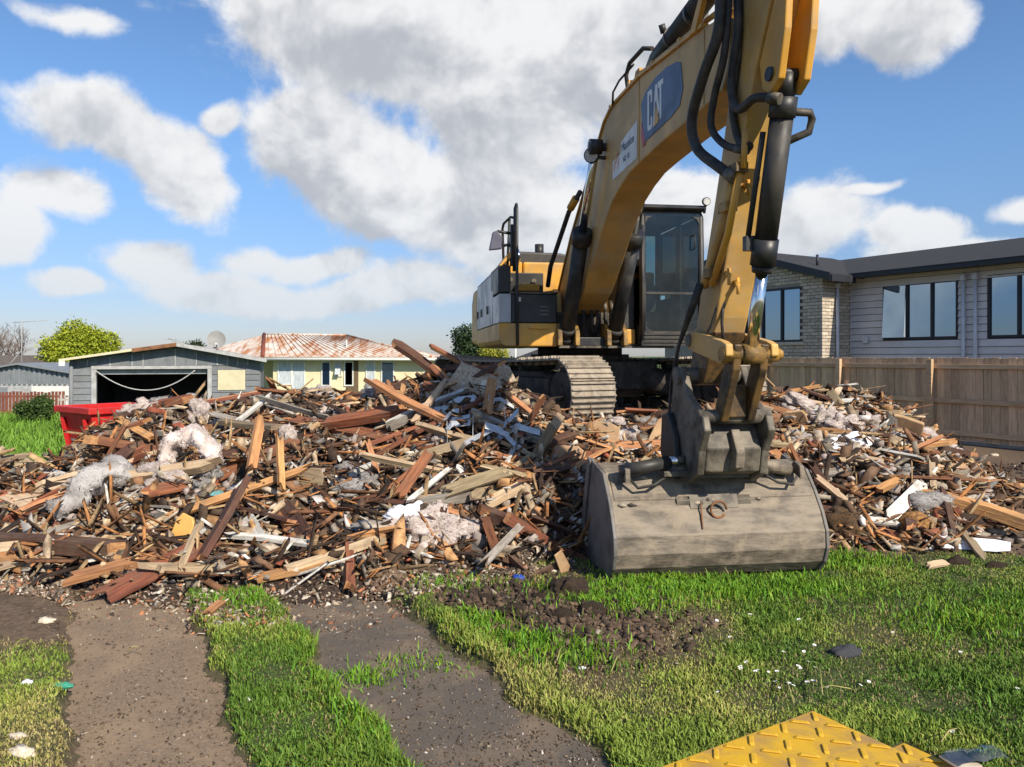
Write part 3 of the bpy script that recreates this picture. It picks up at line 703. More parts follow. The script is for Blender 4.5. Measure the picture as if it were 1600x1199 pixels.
def tree(name, label, loc, h, lobes, n, size, c1, c2, seed, cat='tree', trunk=.14, group=None):
    t = thing(name, label, cat, loc, 0, group)
    rr = random.Random(seed); m_ = MB(); m_.tube([(0, 0, -.2), (.05, .03, h * .45), (-.02, 0, h * .8)], [trunk, trunk * .75, trunk * .4], 8)
    for l in lobes[:7]:
        m_.tube([(0.02, 0, h * .35), (l[0] * .45, l[1] * .45, (h * .4 + l[2]) / 2), (l[0] * .9, l[1] * .9, l[2])], [trunk * .5, trunk * .3, trunk * .12], 6)
    m_.build('trunk', M['bark'], t)
    V, F, col = leaves(lobes, n, size, c1, c2, seed)
    npmesh('crown', V, F, M['leaf'], t, col)
    return t
def rlobes(seed, cx, cy, cz, rx, ry, rz, n, s):
    rr = random.Random(seed); out = []
    for k in range(n):
        while True:
            a = [rr.uniform(-1, 1) for _ in range(3)]
            if sum(v * v for v in a) < 1: break
        q_ = rr.uniform(.7, 1.25) * s; out.append((cx + a[0] * rx, cy + a[1] * ry, cz + a[2] * rz, q_, q_, q_ * .85))
    return out
tree('golden_tree', 'bright yellow green rounded tree behind the old garage', (-27.2, 48, -1),
     3.4, rlobes(3, -.5, 0, 3.1, 1.35, 1.3, 1.15, 16, 1.0) + rlobes(4, 1.7, .3, 2.7, .6, .8, 1.0, 8, .85), 30000, .085, (.20, .27, .02), (.40, .43, .03), 5)
tree('evergreen_tree', 'dark evergreen tree standing behind the digger counterweight', (-1.75, 36, -1), 3.3,
     rlobes(13, 0, 0, 3.25, .75, .7, .85, 11, .62), 8000, .07, (.015, .03, .012), (.05, .085, .03), 15)
tree('golden_shrub', 'small yellow leaved shrub below the digger counterweight', (-.85, 33, -1), 2.2, rlobes(17, 0, 0, 2.75, .5, .3, .32, 6, .3), 2500, .05, (.20, .22, .03), (.45, .42, .05), 16, 'shrub', .05)
tree('small_dark_tree', 'small dark tree top beyond the garage roof', (-28.6, 69, -1), 3.2, rlobes(19, 0, 0, 3.4, .7, .6, .45, 6, .5), 2200, .10, (.02, .035, .012), (.05, .07, .03), 18)
tree('vine_bush', 'leafy vine bush smothering posts by the red picket fence', (-18.4, 29.8, -1), .9, rlobes(23, 0, 0, .72, .58, .3, .42, 10, .30), 4600, .05, (.025, .05, .012), (.08, .14, .03), 20, 'bush', .05)
# leafless tree: a mass of fine twigs on real limbs
bt = thing('bare_tree', 'leafless brown tree behind the television aerial', 'tree', (-38.5, 55, -1))
rr = random.Random(31); tw = MB(); lim = MB()
def branch(p, d, L, r_, lv):
    q_ = p + d * L
    (lim if lv < 2 else tw).tube([p, p.lerp(q_, .5) + Vector((rr.uniform(-.1, .1), rr.uniform(-.1, .1), .05)) * L, q_], [r_, r_ * .8, r_ * .55], 4 if lv > 1 else 6, caps=False)
    if lv >= 5: return
    for k in range(3 if lv < 4 else 4):
        nd_ = (d + Vector((rr.uniform(-.9, .9), rr.uniform(-.9, .9), rr.uniform(-.25, .7)))).normalized()
        branch(p.lerp(q_, rr.uniform(.5, 1)), nd_, L * rr.uniform(.6, .82), r_ * .55, lv + 1)
for k in range(5): branch(Vector((rr.uniform(-2.2, 2.6), rr.uniform(-1, 1), 0)), Vector((rr.uniform(-.4, .4), rr.uniform(-.3, .3), 1)).normalized(), 2.1, .12, 0)
M['twig'] = mat('bare_twig', (.16, .115, .095), (.23, .17, .14), 6, .95, rand=.0)
lim.build('trunk', M['bark'], bt); tw.build('crown', M['twig'], bt)['kind'] = 'stuff'
hd = thing('far_hedge', 'dark far-off hedge line beyond the houses', 'hedge', (0, 90, -1.3))
V, F, col = leaves(rlobes(41, -5, 0, .9, 75, 1.5, .6, 90, 1.5), 15000, .22, (.02, .035, .014), (.06, .08, .03), 43)
npmesh('foliage', V, F, M['leaf'], hd, col)

# ================================================================== skip bin
M['red'] = mat('red_bin_paint', (.55, .018, .018), (.45, .016, .016), 4, .45, .05, dirt=(.25, .1, .07), dirt_amt=.25)
bn_ = thing('skip_bin', 'red steel skip bin standing before the garage', 'skip bin', (-7.95, 14.5, float(gz(-7.95, 14.5)) - .14), R(53))
BH = 1.30; BL, BWd = 1.35, 1.35       # local x along side, y along left end
def taper(x, y, z): f_ = (BH - z) / BH; return (x + (.22 * f_ if x < BL / 2 else -.22 * f_), y + (.10 * f_ if y < BWd / 2 else -.10 * f_), z)
for nm, a, b in (('end_panel', (0, BWd), (0, 0)), ('side_panel', (0, 0), (BL, 0)), ('end_panel', (BL, 0), (BL, BWd)), ('side_panel', (BL, BWd), (0, BWd))):
    m_ = MB(); P_ = [taper(*a, .12), taper(*b, .12), taper(*b, BH), taper(*a, BH)]
    cx_, cy_ = BL / 2, BWd / 2
    In = [(p[0] + (cx_ - p[0]) * .05, p[1] + (cy_ - p[1]) * .05, p[2]) for p in P_]
    m_.add(P_ + In, [(0, 1, 2, 3), (7, 6, 5, 4), (0, 4, 5, 1), (2, 6, 7, 3), (0, 3, 7, 4), (1, 5, 6, 2)]); pn = m_.build(nm, M['red'], bn_)
    d = Vector((b[0] - a[0], b[1] - a[1], 0)); n_ = Vector((d.y, -d.x, 0)).normalized()
    for f_ in (.14, .5, .86):
        pa = Vector(taper(*[a[i] + (b[i] - a[i]) * f_ for i in (0, 1)], .12)); pb = Vector(taper(*[a[i] + (b[i] - a[i]) * f_ for i in (0, 1)], BH - .1))
        if nm == 'end_panel' and f_ == .5: continue
        MB().tube([pa + n_ * .035, pb + n_ * .035], .05, 4, smooth=False).build('rib', M['red'], pn)
lp = MB(); t = .075
lp.box(-t, BL + t, -t, .02, BH, BH + .12); lp.box(-t, BL + t, BWd - .02, BWd + t, BH, BH + .12); lp.box(-t, .02, .021, BWd - .021, BH, BH + .119); lp.box(BL - .02, BL + t, .021, BWd - .021, BH, BH + .119)
lp.build('rim', M['red'], bn_, .012)
MB().box(.2, BL - .2, .1, BWd - .1, .06, .119).build('floor_plate', M['red'], bn_)

# ================================================================== excavator
PHI = R(8); CX, CY, ZB = 1.0, 11.35, .80
ex = thing('excavator', 'large yellow hydraulic excavator with a wide mud bucket on top of the rubble', 'excavator', (CX, CY, ZB), PHI - R(90))
def L2W(x, y, z): return ex_mat @ Vector((x, y, z))
ex_mat = Matrix.Translation((CX, CY, ZB)) @ Matrix.Rotation(PHI - R(90), 4, 'Z')
# --- crawler tracks
TR = Matrix.Rotation(R(27) - PHI, 4, 'Z')
shoe = MB(); sw, sl_ = .30, .094
shoe.box(-sl_, sl_, -sw, sw, -.012, .012)
for gx_, gh in ((-.075, .040), (0.0, .034), (.07, .040)): shoe.prism([(gx_ - .010, .0121), (gx_ + .010, .0121), (gx_ + .006, gh), (gx_ - .006, gh)], -sw + .005, sw - .005)
shoe.box(-.05, .05, -.10, -.03, -.06, -.0121); shoe.box(-.05, .05, .03, .10, -.06, -.0121)
shoe_src = shoe.build('track_shoe', M['track_steel'], None)
sfree = True
CXR, RW = 1.80, .40                             # wheel centres and wrap radius
def belt(s):
    st = 2 * CXR; arc = math.pi * RW; per = 2 * (st + arc); s %= per
    zc = .46
    if s < st:
        f_ = s / st; return (CXR - s, zc + RW - .035 * math.sin(math.pi * f_) , math.pi)
    s -= st
    if s < arc: a = s / RW; return (-CXR - RW * math.sin(a), zc + RW * math.cos(a), math.pi + a)
    s -= arc
    if s < st: return (-CXR + s, zc - RW, 2 * math.pi)
    s -= st; a = s / RW; return (CXR + RW * math.sin(a), zc - RW * math.cos(a), a)
def wheel(m_, x, z, r, y0, y1, n=28):
    m_.tube([(x, y0, z), (x, y1, z)], r, n)
per = 2 * (2 * CXR + math.pi * RW); NS = int(per / .194)
for sd in (-1, 1):
    tk = bpy.data.objects.new('crawler_track', None); COL.objects.link(tk); tk.parent = ex
    tk.matrix_local = TR @ Matrix.Translation((0, sd * 1.19, 0))
    for k in range(NS):
        x, z, a = belt(per * k / NS)
        Mx = Matrix.Translation((x, 0, z)) @ Matrix.Rotation(math.pi - a, 4, 'Y')
        if sfree: shoe_src.parent = tk; shoe_src.matrix_local = Mx; sfree = False
        else: dup(shoe_src, tk, Mx)
    fr = MB(); fr.box(-1.5, 1.45, -.16, .16, .30, .62); fr.prism([(-1.45, .62), (1.4, .62), (1.2, .70), (-1.2, .70)], -.13, .13); fr.build('track_frame', M['under'], tk, .02)
    m_ = MB(); wheel(m_, CXR, .46, .335, -.10, .10); wheel(m_, CXR, .46, .26, -.20, .20); wheel(m_, CXR, .46, .10, -.235, .235); m_.build('idler', M['under'], tk, .01)
    m_ = MB(); wheel(m_, -CXR, .46, .33, -.06, .06); wheel(m_, -CXR, .46, .25, -.22, .22); m_.build('sprocket', M['under'], tk, .01)
    for k in range(7):
        m_ = MB(); wheel(m_, -1.26 + k * .42, .19, .10, -.17, .17, 16); m_.build('roller', M['under'], tk)
    for k in (-.6, .6):
        m_ = MB(); wheel(m_, k, .745, .055, -.12, .12, 14); m_.build('carrier_roller', M['under'], tk)
m_ = MB(); m_.box(-.75, .75, -.85, .85, .42, .82); m_.prism([(-.55, .30), (.55, .30), (.7, .42), (-.7, .42)], -.7, .7)
for sx in (-1, 1):
    for sy in (-1, 1): m_.tube([(sx * .55, sy * .6, .6), (sx * 1.0, sy * 1.15, .45)], .19, 8)
m_.build('carbody', M['under'], ex, .02, M=TR)
m_ = MB(); m_.tube([(0, 0, .82), (0, 0, .92)], .72, 40); m_.tube([(0, 0, .921), (0, 0, 1.03)], .62, 40); m_.build('swing_ring', M['under'], ex)

# --- upper structure
up_ = MB(); up_.box(-2.2, 1.28, -.58, .46, 1.03, 1.14); up_.box(-2.0, 1.0, -1.2, 1.2, 1.05, 1.12); up_.build('main_frame', M['black'], ex, .01)
m_ = MB(); m_.prism([(-1.33, 1.05), (-1.28, 1.02), (-.60, 1.02), (-.60, 1.32), (-1.36, 1.32), (-1.36, 1.10)], -1.75, 1.30, 'x'); m_.build('side_skirt', M['yellow'], ex, .02)
MB().box(1.301, 1.33, -.98, -.72, 1.245, 1.275).build('step', M['yellow'], ex, .006)
MB().box(.95, 1.29, .25, .455, 1.05, 1.25).build('side_skirt', M['yellow'], ex, .02)
m_ = MB(); m_.prism([(-2.75, 1.10), (-1.76, 1.06), (-1.76, 2.05), (-2.45, 2.05), (-2.75, 1.85)], -1.36, 1.36); m_.build('counterweight', M['yellow'], ex, .08, 3)
# tool and fuel boxes at the front right
bx = MB(); bx.box(.55, 1.29, -1.20, -.60, 1.325, 1.70); bo = bx.build('tool_box', M['black'], ex, .015)
for k in range(3): MB().box(1.291, 1.30, -.83, -.71, 1.42 + k * .05, 1.445 + k * .05).build('vent', mat('vent_grey%d' % k, (.12, .12, .12)), bo, .004)
MB().box(1.291, 1.297, -1.13, -1.075, 1.60, 1.655).build('label_sticker', M['white'], bo)
MB().box(.55, 1.285, -1.355, -1.202, 1.325, 1.70).build('tool_box_side', M['sky_sheen_panel'], ex, .012)
m_ = MB(); m_.box(.52, 1.305, -1.215, -.585, 1.702, 1.725); m_.build('tread_step', M['hitch_steel'], ex, .005)
m_ = MB(); m_.box(.20, .30, -1.18, -.60, 1.726, 2.08); m_.box(.301, 1.16, -1.355, -1.19, 1.726, 2.08); m_.build('front_recess', M['black'], ex, .012)
MB().box(.301, .55, -1.02, -.70, 1.80, 1.90).build('step', M['yellow'], ex, .01)
for yy, zz in ((-1.08, 1.98), (-.74, 1.96)):
    m_ = MB(); m_.tube([(.30, yy, zz), (.335, yy, zz)], .035, 12); m_.build('handle_knob', M['hitch_steel'], ex)
# engine side panels, sky reflection painted in as pale grey
for (a, b) in ((-.55, .545), (-1.20, -.556), (-1.745, -1.206)):
    pnl = MB().prism([(-1.365, 1.325), (-1.335, 1.325), (-1.335, 2.04), (-1.35, 2.04)], a, b, 'x').build('side_door', M['sky_sheen_panel'], ex, .008)
    MB().box((a + b) / 2 - .03, (a + b) / 2 + .03, -1.385, -1.368, 1.50, 1.62).build('latch', M['black'], pnl)
MB().prism([(-1.355, 2.045), (-1.335, 2.045), (-1.14, 2.22), (-1.19, 2.22)], -1.75, 1.12, 'x').build('shoulder_panel', M['sky_sheen_panel'], ex, .01)
MB().prism([(-1.365, 2.046), (-1.34, 2.046), (-1.10, 2.26), (-1.20, 2.26)], .62, 1.14, 'x').build('shoulder_cap', M['yellow'], ex, .01)
m_ = MB(); m_.box(-1.75, .19, -1.13, -.885, 1.33, 2.255); m_.build('engine_hood', M['yellow'], ex, .03)
m_ = MB(); m_.box(-1.75, .188, -.875, -.05, 1.33, 2.25); m_.build('engine_hood', M['yellow'], ex, .03)
m_ = MB(); m_.box(-1.75, -.45, -.05, 1.30, 1.13, 2.20); m_.build('engine_cover', M['yellow'], ex, .03)
m_ = MB(); m_.prism([(-1.05, 2.256), (-.02, 2.256), (.55, 2.24), (.55, 2.33), (.0, 2.37), (-.25, 2.43), (-.95, 2.45), (-1.05, 2.38)], -1.5, -.15, 'x'); m_.build('hood_cover', M['black'], ex, .03, 3)
m_ = MB(); m_.tube([(-.6, -.5, 2.40), (-.6, -.5, 2.62)], .07, 12); m_.build('exhaust', M['black'], ex)
m_ = MB(); m_.tube([(.20, -.96, 2.22), (.24, -.96, 2.3), (.24, -.96, 2.42)], [.03, .045, .02], 10); m_.build('beacon', M['chrome'], ex)
# hand rails and mirror
def rail(pts, r_=.018): m_ = MB(); m_.tube(pts, r_, 8); return m_.build('hand_rail', M['black'], ex)
rail([(1.31, -1.12, 1.03), (1.32, -1.13, 1.7), (1.30, -1.13, 2.80), (1.26, -1.13, 2.86), (1.20, -1.14, 2.82), (1.18, -1.15, 2.0)], .020)
rail([(.55, -1.20, 2.0), (.55, -1.22, 2.66), (.60, -1.21, 2.72), (1.0, -1.17, 2.74), (1.18, -1.15, 2.70)])
rail([(.9, -1.17, 2.73), (.9, -1.2, 2.05)]); rail([(1.18, -1.15, 2.4), (.56, -1.22, 2.4)], .014)
MB().box(1.06, 1.16, -1.19, -1.12, 2.08, 2.62).build('mirror_bracket', M['black'], ex, .01)
m_ = MB(); m_.tube([(1.12, -1.16, 2.50), (1.10, -1.35, 2.53), (1.08, -1.42, 2.48)], .02, 8); m_.tube([(1.12, -1.16, 2.34), (1.10, -1.32, 2.36)], .018, 8); m_.build('mirror_arm', M['black'], ex)
m_ = MB(); m_.prism([(-1.47, 2.28), (-1.30, 2.30), (-1.29, 2.46), (-1.36, 2.54), (-1.42, 2.52)], 1.04, 1.12, 'x'); m_.build('mirror', mat('mirror_shell', (.10, .10, .14), (.07, .07, .1), 5, .4), ex, .015)
# valve block, hoses and brackets at the boom foot
m_ = MB(); m_.box(.35, 1.05, -.57, .44, 1.141, 1.48); m_.build('valve_block', M['under'], ex, .02)
for k, yy in enumerate((-.33, -.22, -.11, -.03, .08, .17)):
    m_ = MB(); m_.tube([(1.10, yy, 1.62), (1.16, yy, 1.55), (1.16, yy + .01, 1.35), (1.10, yy + .03 * (k % 3 - 1), 1.18)], .024, 8); h_ = m_.build('hose', M['rubber'], ex)
    m_ = MB(); m_.tube([(1.10, yy, 1.621), (1.161, yy, 1.552), (1.163, yy, 1.49)], .028, 8); m_.build('fitting', M['hitch_steel'], h_)
for yy in (-.58, -.35, .07, .29):
    m_ = MB(); m_.prism([(.55, 1.03), (1.42, 1.03), (1.40, 1.22), (1.25, 1.32), (.55, 1.35)], yy - .03, yy + .03); m_.build('cylinder_bracket', M['yellow_hitch'], ex, .01)
for yy in (-.44, .24):
    m_ = MB(); m_.prism([(-.1, 1.1), (.8, 1.1), (.6, 1.75), (.35, 1.85), (.1, 1.75)], yy - .035, yy + .035); m_.build('boom_bracket', M['yellow_dusty'], ex, .01)
MB().box(1.281, 1.30, -.58, .98, 1.0, 1.03).build('front_plate', M['hitch_steel'], ex)
MB().box(.2, 1.25, .26, .455, 1.252, 1.95).build('cab_side_box', M['black'], ex, .015)
# --- cab
cab = bpy.data.objects.new('cab', None); COL.objects.link(cab); cab.parent = ex
Y0, Y1, X0, X1, Z0, Z1 = .48, 1.36, -.40, 1.42, 1.05, 2.84
fr = MB()
def rtube(pts, w_=.05): fr.tube(pts, w_, 8)
for yy in (Y0 + .04, Y1 - .04):
    rtube([(X1 - .04, yy, Z0 + .1), (X1 - .02, yy, 1.75), (X1 - .06, yy, Z1 - .12), (X1 - .12, yy, Z1 - .04), (X0 + .05, yy, Z1 - .04), (X0 + .03, yy, Z0)], .045)
    rtube([(.55, yy, Z0), (.55, yy, Z1 - .05)], .045)
rtube([(X1 - .10, Y0 + .04, Z1 - .05), (X1 - .10, Y1 - .04, Z1 - .05)], .045); rtube([(X0 + .04, Y0 + .04, Z1 - .05), (X0 + .04, Y1 - .04, Z1 - .05)], .045)
rtube([(X0 + .03, Y0 + .04, 1.95), (X0 + .03, Y1 - .04, 1.95)], .04)
fr.box(X0, X0 + .06, Y0, Y1, Z0, 1.93)
fr.box(X1 - .055, X1, Y0 + .02, Y1 - .02, Z0 - .02, 1.22); fr.box(X0, X1 - .056, Y0, Y1, Z0, Z0 + .10)
fr.box(X1 - .035, X1 - .005, Y0 + .08, Y1 - .08, 1.705, 1.735)
fr.box(X0 + .06, .55, Y1 - .03, Y1, Z0 + .1, 1.70); fr.box(X0 + .06, .55, Y0, Y0 + .03, Z0 + .1, 1.80)
fr.box(.55, X1 - .08, Y1 - .03, Y1, Z0 + .1, 1.35); fr.box(.55, X1 - .08, Y0, Y0 + .03, Z0 + .1, 1.30)
# rounded corners of the front opening
for (ya, s_) in ((Y0 + .07, 1), (Y1 - .07, -1)):
    for (za, q_) in ((1.22, 1), (Z1 - .11, -1)):
        fr.prism([(ya, za), (ya + s_ * .10, za), (ya + s_ * .035, za + q_ * .035), (ya, za + q_ * .10)], X1 - .055, X1 - .012, 'x')
fr.build('cab_frame', M['black'], cab)
m_ = MB(); m_.prism([(X0 - .03, Z1 - .03), (X1 - .02, Z1 - .03), (X1 + .03, Z1 + .0), (X1 - .05, Z1 + .05), (X0 + .1, Z1 + .06), (X0 - .03, Z1 + .02)], Y0 - .02, Y1 + .02); m_.build('roof', M['black'], cab, .02)
def pane(nm, *b): return MB().box(*b).build(nm, M['glass'], cab)
pane('windscreen', X1 - .032, X1 - .027, Y0 + .06, Y1 - .06, 1.735, Z1 - .07); pane('lower_windscreen', X1 - .032, X1 - .027, Y0 + .06, Y1 - .06, 1.20, 1.705)
pane('rear_window', X0 + .02, X0 + .025, Y0 + .06, Y1 - .06, 1.97, Z1 - .08)
for yy in (Y0 + .02, Y1 - .025):
    pane('side_window', .60, X1 - .08, yy, yy + .005, 1.36, Z1 - .08); pane('side_window', X0 + .08, .51, yy, yy + .005, 1.82, Z1 - .08)
m_ = MB(); m_.box(-.05, .45, .72, 1.10, 1.40, 1.53); m_.box(-.16, -.02, .72, 1.10, 1.51, 2.02); st_ = m_.build('seat', M['seat'], cab, .05, 3)
m_ = MB(); m_.box(-.17, -.08, .80, 1.02, 2.06, 2.24); m_.build('headrest', mat('headrest_grey', (.30, .30, .29)), st_, .04, 3)
for yy in (.60, 1.24):
    m_ = MB(); m_.box(.05, .65, yy - .07, yy + .07, 1.5, 1.72); m_.tube([(.62, yy, 1.72), (.65, yy, 1.90)], [.02, .03], 8); m_.build('control_console', M['black'], cab, .02)
MB().box(X0 + .08, X1 - .06, Y0 + .05, Y1 - .05, Z0 + .10, Z0 + .13).build('cab_floor', M['under'], cab)
m_ = MB(); m_.tube([(1.10, .98, 1.2), (1.22, .98, 1.72)], .02, 8); m_.box(1.16, 1.24, .60, .72, 1.72, 1.98); m_.build('monitor', M['black'], cab)
m_ = MB(); m_.tube([(X1 - .01, 1.20, 2.30), (X1 + .05, 1.20, 2.30), (X1 + .05, 1.20, 2.48), (X1 - .01, 1.20, 2.48)], .01, 6); m_.build('grab_handle', M['black'], cab)
def worklamp(par, p, r_, d=Vector((1, 0, -.12))):
    d = d.normalized(); p = Vector(p); m_ = MB(); m_.tube([p - d * r_ * .9, p - d * r_ * .3, p + d * r_ * .4], [r_ * .55, r_, r_ * 1.02], 14); o = m_.build('work_lamp', M['black'], par)
    m_ = MB(); m_.tube([p + d * (r_ * .4 + .001), p + d * (r_ * .52)], r_ * .86, 14); m_.build('lens', M['lens'], o); return o
worklamp(cab, (X1 + .02, 1.37, 2.93), .055); worklamp(cab, (X1 + .02, .49, 2.97), .05)
MB().tube([(X1 + .0, 1.35, 2.78), (X1 + .0, 1.37, 2.9)], .02, 6).build('lamp_bracket', M['black'], cab)
m_ = MB(); m_.tube([(1.44, .50, 1.1), (1.46, .50, 1.8), (1.44, .50, 2.6)], .018, 8); m_.build('hand_rail', M['black'], cab)
for k in range(3): MB().box(X1 - .02, X1 + .015, Y0 + .05, Y1 - .05, 1.07 + k * .05, 1.085 + k * .05).build('guard_bar', M['under'], cab)

# --- boom (side outline x,z), offset a little to the right of the centre line
BY = -.165; BHW = .185
up_l = [(-.05, 1.45), (.05, 1.72), (1.03, 2.48), (2.16, 3.14), (2.75, 3.50), (3.0, 3.56), (3.15, 3.575), (4.04, 3.55), (4.76, 3.46), (5.62, 3.36), (5.9, 3.30), (6.02, 3.25)]
lo_l = [(6.08, 3.05), (6.05, 2.88), (5.95, 2.77), (5.62, 2.76), (4.76, 2.76), (4.04, 2.74), (3.70, 2.72), (3.39, 2.66), (3.05, 2.56), (2.75, 2.40), (2.45, 2.20), (2.16, 1.98), (1.7, 1.68), (1.0, 1.44), (.3, 1.30)]
m_ = MB(); m_.prism(up_l + lo_l, BY - BHW, BY + BHW); boom = m_.build('boom', M['yellow_dusty'], ex, .015)
# flanges along the top edge
for sy in (-1, 1):
    y_ = BY + sy * (BHW - .0)
    m_ = MB(); pts = up_l[1:10]
    for a, b in zip(pts[:-1], pts[1:]):
        va, vb = Vector((a[0], 0, a[1])), Vector((b[0], 0, b[1])); d = (vb - va).normalized(); n_ = Vector((-d.z, 0, d.x))
        P_ = [va - n_ * .004, vb - n_ * .004, vb + n_ * .022, va + n_ * .022]
        m_.prism([(p.x, p.z) for p in P_], y_ - .035 + (.012 if sy < 0 else -.012) - (.03 if sy < 0 else -.03) * 0, y_ + .035)
    m_.build('edge_flange', M['yellow'], boom)
# weld seams across the side
for xs, za, zb in ((4.02, 2.75, 3.545), (5.62, 2.77, 3.355), (2.1, 1.92, 3.08)):
    m_ = MB(); m_.tube([(xs, BY - BHW - .001, za), (xs + .005, BY - BHW - .001, zb)], .006, 5); m_.build('weld_seam', M['yellow_dusty'], boom)
ys = BY - BHW - .004
plate = [(4.09, 3.27), (4.22, 3.34), (4.50, 3.375), (4.80, 3.36), (5.05, 3.31), (5.14, 3.27), (5.19, 3.05), (5.12, 2.93), (4.9, 2.90), (4.22, 2.885), (4.12, 3.1)]
lg = MB(); lg.prism(plate, ys - .002, ys + .003); logo = lg.build('logo_plate', M['blue'], boom)
MB().prism([(4.105, 3.10), (4.09, 2.98), (4.15, 2.855), (4.22, 2.855), (4.222, 2.884)], ys - .0022, ys + .003).build('red_stripe', M['red_v'], logo)
def glyph(par, polys, ox, oz, s, shear, m_, nm, y):
    g_ = MB()
    for P_ in polys: g_.prism([(ox + (p[0] + shear * p[1]) * s, oz + p[1] * s + (p[0] * s) * -.04) for p in P_], y - .0018, y)
    return g_.build(nm, m_, par)
Lc = [[(.28, 0), (0, .0), (-.02, .1), (-.02, .9), (.0, 1), (.28, 1), (.36, .9), (.36, .66), (.24, .66), (.24, .88), (.10, .88), (.10, .12), (.24, .12), (.24, .3), (.36, .3), (.36, .1)]]
La = [[(.40, 0), (.58, 1), (.72, 1), (.66, .62), (.56, .55), (.52, 0)], [(.66, .62), (.72, 1), (.745, .86), (.90, .32), (.80, .22)]]
Lt = [[(.78, 1), (1.18, 1), (1.18, .86), (1.04, .86), (1.04, .1), (.92, .05), (.92, .86), (.78, .86)]]
for nm, L_ in (('letter_c', Lc), ('letter_a', La), ('letter_t', Lt)): glyph(logo, L_, 4.30, 2.955, .36, 0, M['white'], nm, ys - .0022)
glyph(logo, [[(.50, .0), (.66, .50), (.86, .12), (.80, .02)]], 4.30, 2.955, .36, 0, M['yellow'], 'yellow_triangle', ys - .0042)
# white hire-company sticker
sk = MB(); sk.prism([(3.10, 2.78), (3.95, 2.80), (3.97, 3.16), (3.60, 3.12), (3.42, 3.10), (3.40, 2.98), (3.10, 2.98)], ys - .001, ys + .003); stk = sk.build('sticker', M['white'], boom)
for k, (a, b) in enumerate(((3.14, 2.86), (3.22, 2.93), (3.28, 2.86))):
    MB().prism([(a, b), (a + .03, b), (a + .085, b + .10), (a + .05, b + .10)], ys - .003, ys - .0012).build('sticker_mark', M['orange_v'], stk)
def text(s, size, x, z, y, m_, par, nm, slope=0.0):
    cu = bpy.data.curves.new('t', 'FONT'); cu.body = s; cu.size = size; cu.extrude = .001
    o = bpy.data.objects.new('t', cu); COL.objects.link(o); dg = bpy.context.evaluated_depsgraph_get()
    me = bpy.data.meshes.new_from_object(o.evaluated_get(dg)); bpy.data.objects.remove(o); bpy.data.curves.remove(cu)
    me.materials.clear(); me.materials.append(m_)
    t_ = bpy.data.objects.new(nm, me); COL.objects.link(t_); t_.parent = par
    t_.matrix_local = Matrix.Translation((x, y, z)) @ Matrix.Rotation(slope, 4, 'Y') @ Matrix.Rotation(R(90), 4, 'X'); return t_
text('Maxxion', .125, 3.44, 2.985, ys - .003, M['ink'], stk, 'sticker_lettering', 0)
text('NZ  KI', .075, 3.50, 2.87, ys - .003, M['ink'], stk, 'sticker_lettering', 0)
# boom lamp
o = worklamp(boom, (2.72, BY - BHW - .14, 3.14), .085, Vector((1, -.5, -.25)))
m_ = MB(); m_.tube([(2.78, BY - BHW, 3.10), (2.72, BY - BHW - .12, 3.12)], .022, 6); m_.build('lamp_bracket', M['black'], boom)
# top pipes and brackets on the boom
for dy in (-.12, -.02, .10):
    m_ = MB(); m_.tube([(1.2, BY + dy, 2.66), (2.2, BY + dy, 3.24), (2.95, BY + dy, 3.65), (4.0, BY + dy, 3.63), (5.4, BY + dy, 3.47), (5.9, BY + dy, 3.40)], .022, 8); m_.build('oil_pipe', M['yellow_dusty'], boom)
for xs, zs in ((3.0, 3.56), (3.7, 3.57), (4.4, 3.5), (5.1, 3.42)):
    m_ = MB(); m_.box(xs - .03, xs + .03, BY - .2, BY + .18, zs - .01, zs + .06); m_.build('pipe_clamp', M['yellow'], boom)
m_ = MB(); m_.tube([(3.2, BY - .22, 3.55), (3.22, BY - .22, 3.68), (3.45, BY - .22, 3.72), (3.95, BY - .22, 3.70)], .012, 6); m_.tube([(3.55, BY - .16, 3.62), (3.50, BY - .16, 3.76), (3.62, BY - .16, 3.84), (4.0, BY - .14, 3.84), (4.15, BY - .1, 3.78)], .022, 8); m_.build('hose', M['rubber'], boom)
# stick cylinder lying on the boom
m_ = MB(); m_.tube([(3.75, BY, 3.66), (4.05, BY, 3.73), (5.35, BY, 3.80)], [.07, .095, .095], 18); m_.tube([(5.35, BY, 3.80), (5.46, BY, 3.805)], .115, 18)
for xs in (4.45, 4.95): m_.tube([(xs, BY, 3.753), (xs + .05, BY, 3.756)], .106, 18)
m_.tube([(4.45, BY - .09, 3.80), (4.47, BY - .12, 3.87)], .03, 8)
sc = m_.build('stick_cylinder', M['black'], ex)
m_ = MB(); m_.tube([(5.46, BY, 3.805), (6.30, BY, 3.86)], .05, 14); m_.build('rod', M['chrome'], sc)
for sy in (-1, 1):
    m_ = MB(); m_.prism([(3.6, 3.55), (3.95, 3.55), (3.83, 3.72), (3.72, 3.72)], BY + sy * .11 - .02, BY + sy * .11 + .02); m_.build('cylinder_lug', M['yellow'], boom)
# A-shaped hose guard over the boom nose
for sy in (-.2, .05): m_ = MB(); m_.prism([(5.40, 3.38), (5.52, 3.36), (5.75, 3.64), (5.95, 3.66), (5.95, 3.70), (5.70, 3.69)], BY + sy - .02, BY + sy + .02); m_.build('hose_guard', M['yellow'], boom, .005)
m_ = MB(); m_.tube([(5.7, BY - .25, 3.62), (5.7, BY + .15, 3.62)], .045, 10); m_.tube([(5.85, BY - .3, 3.55), (5.85, BY + .15, 3.55)], .05, 10); m_.build('pipe_manifold', M['hitch_steel'], boom)
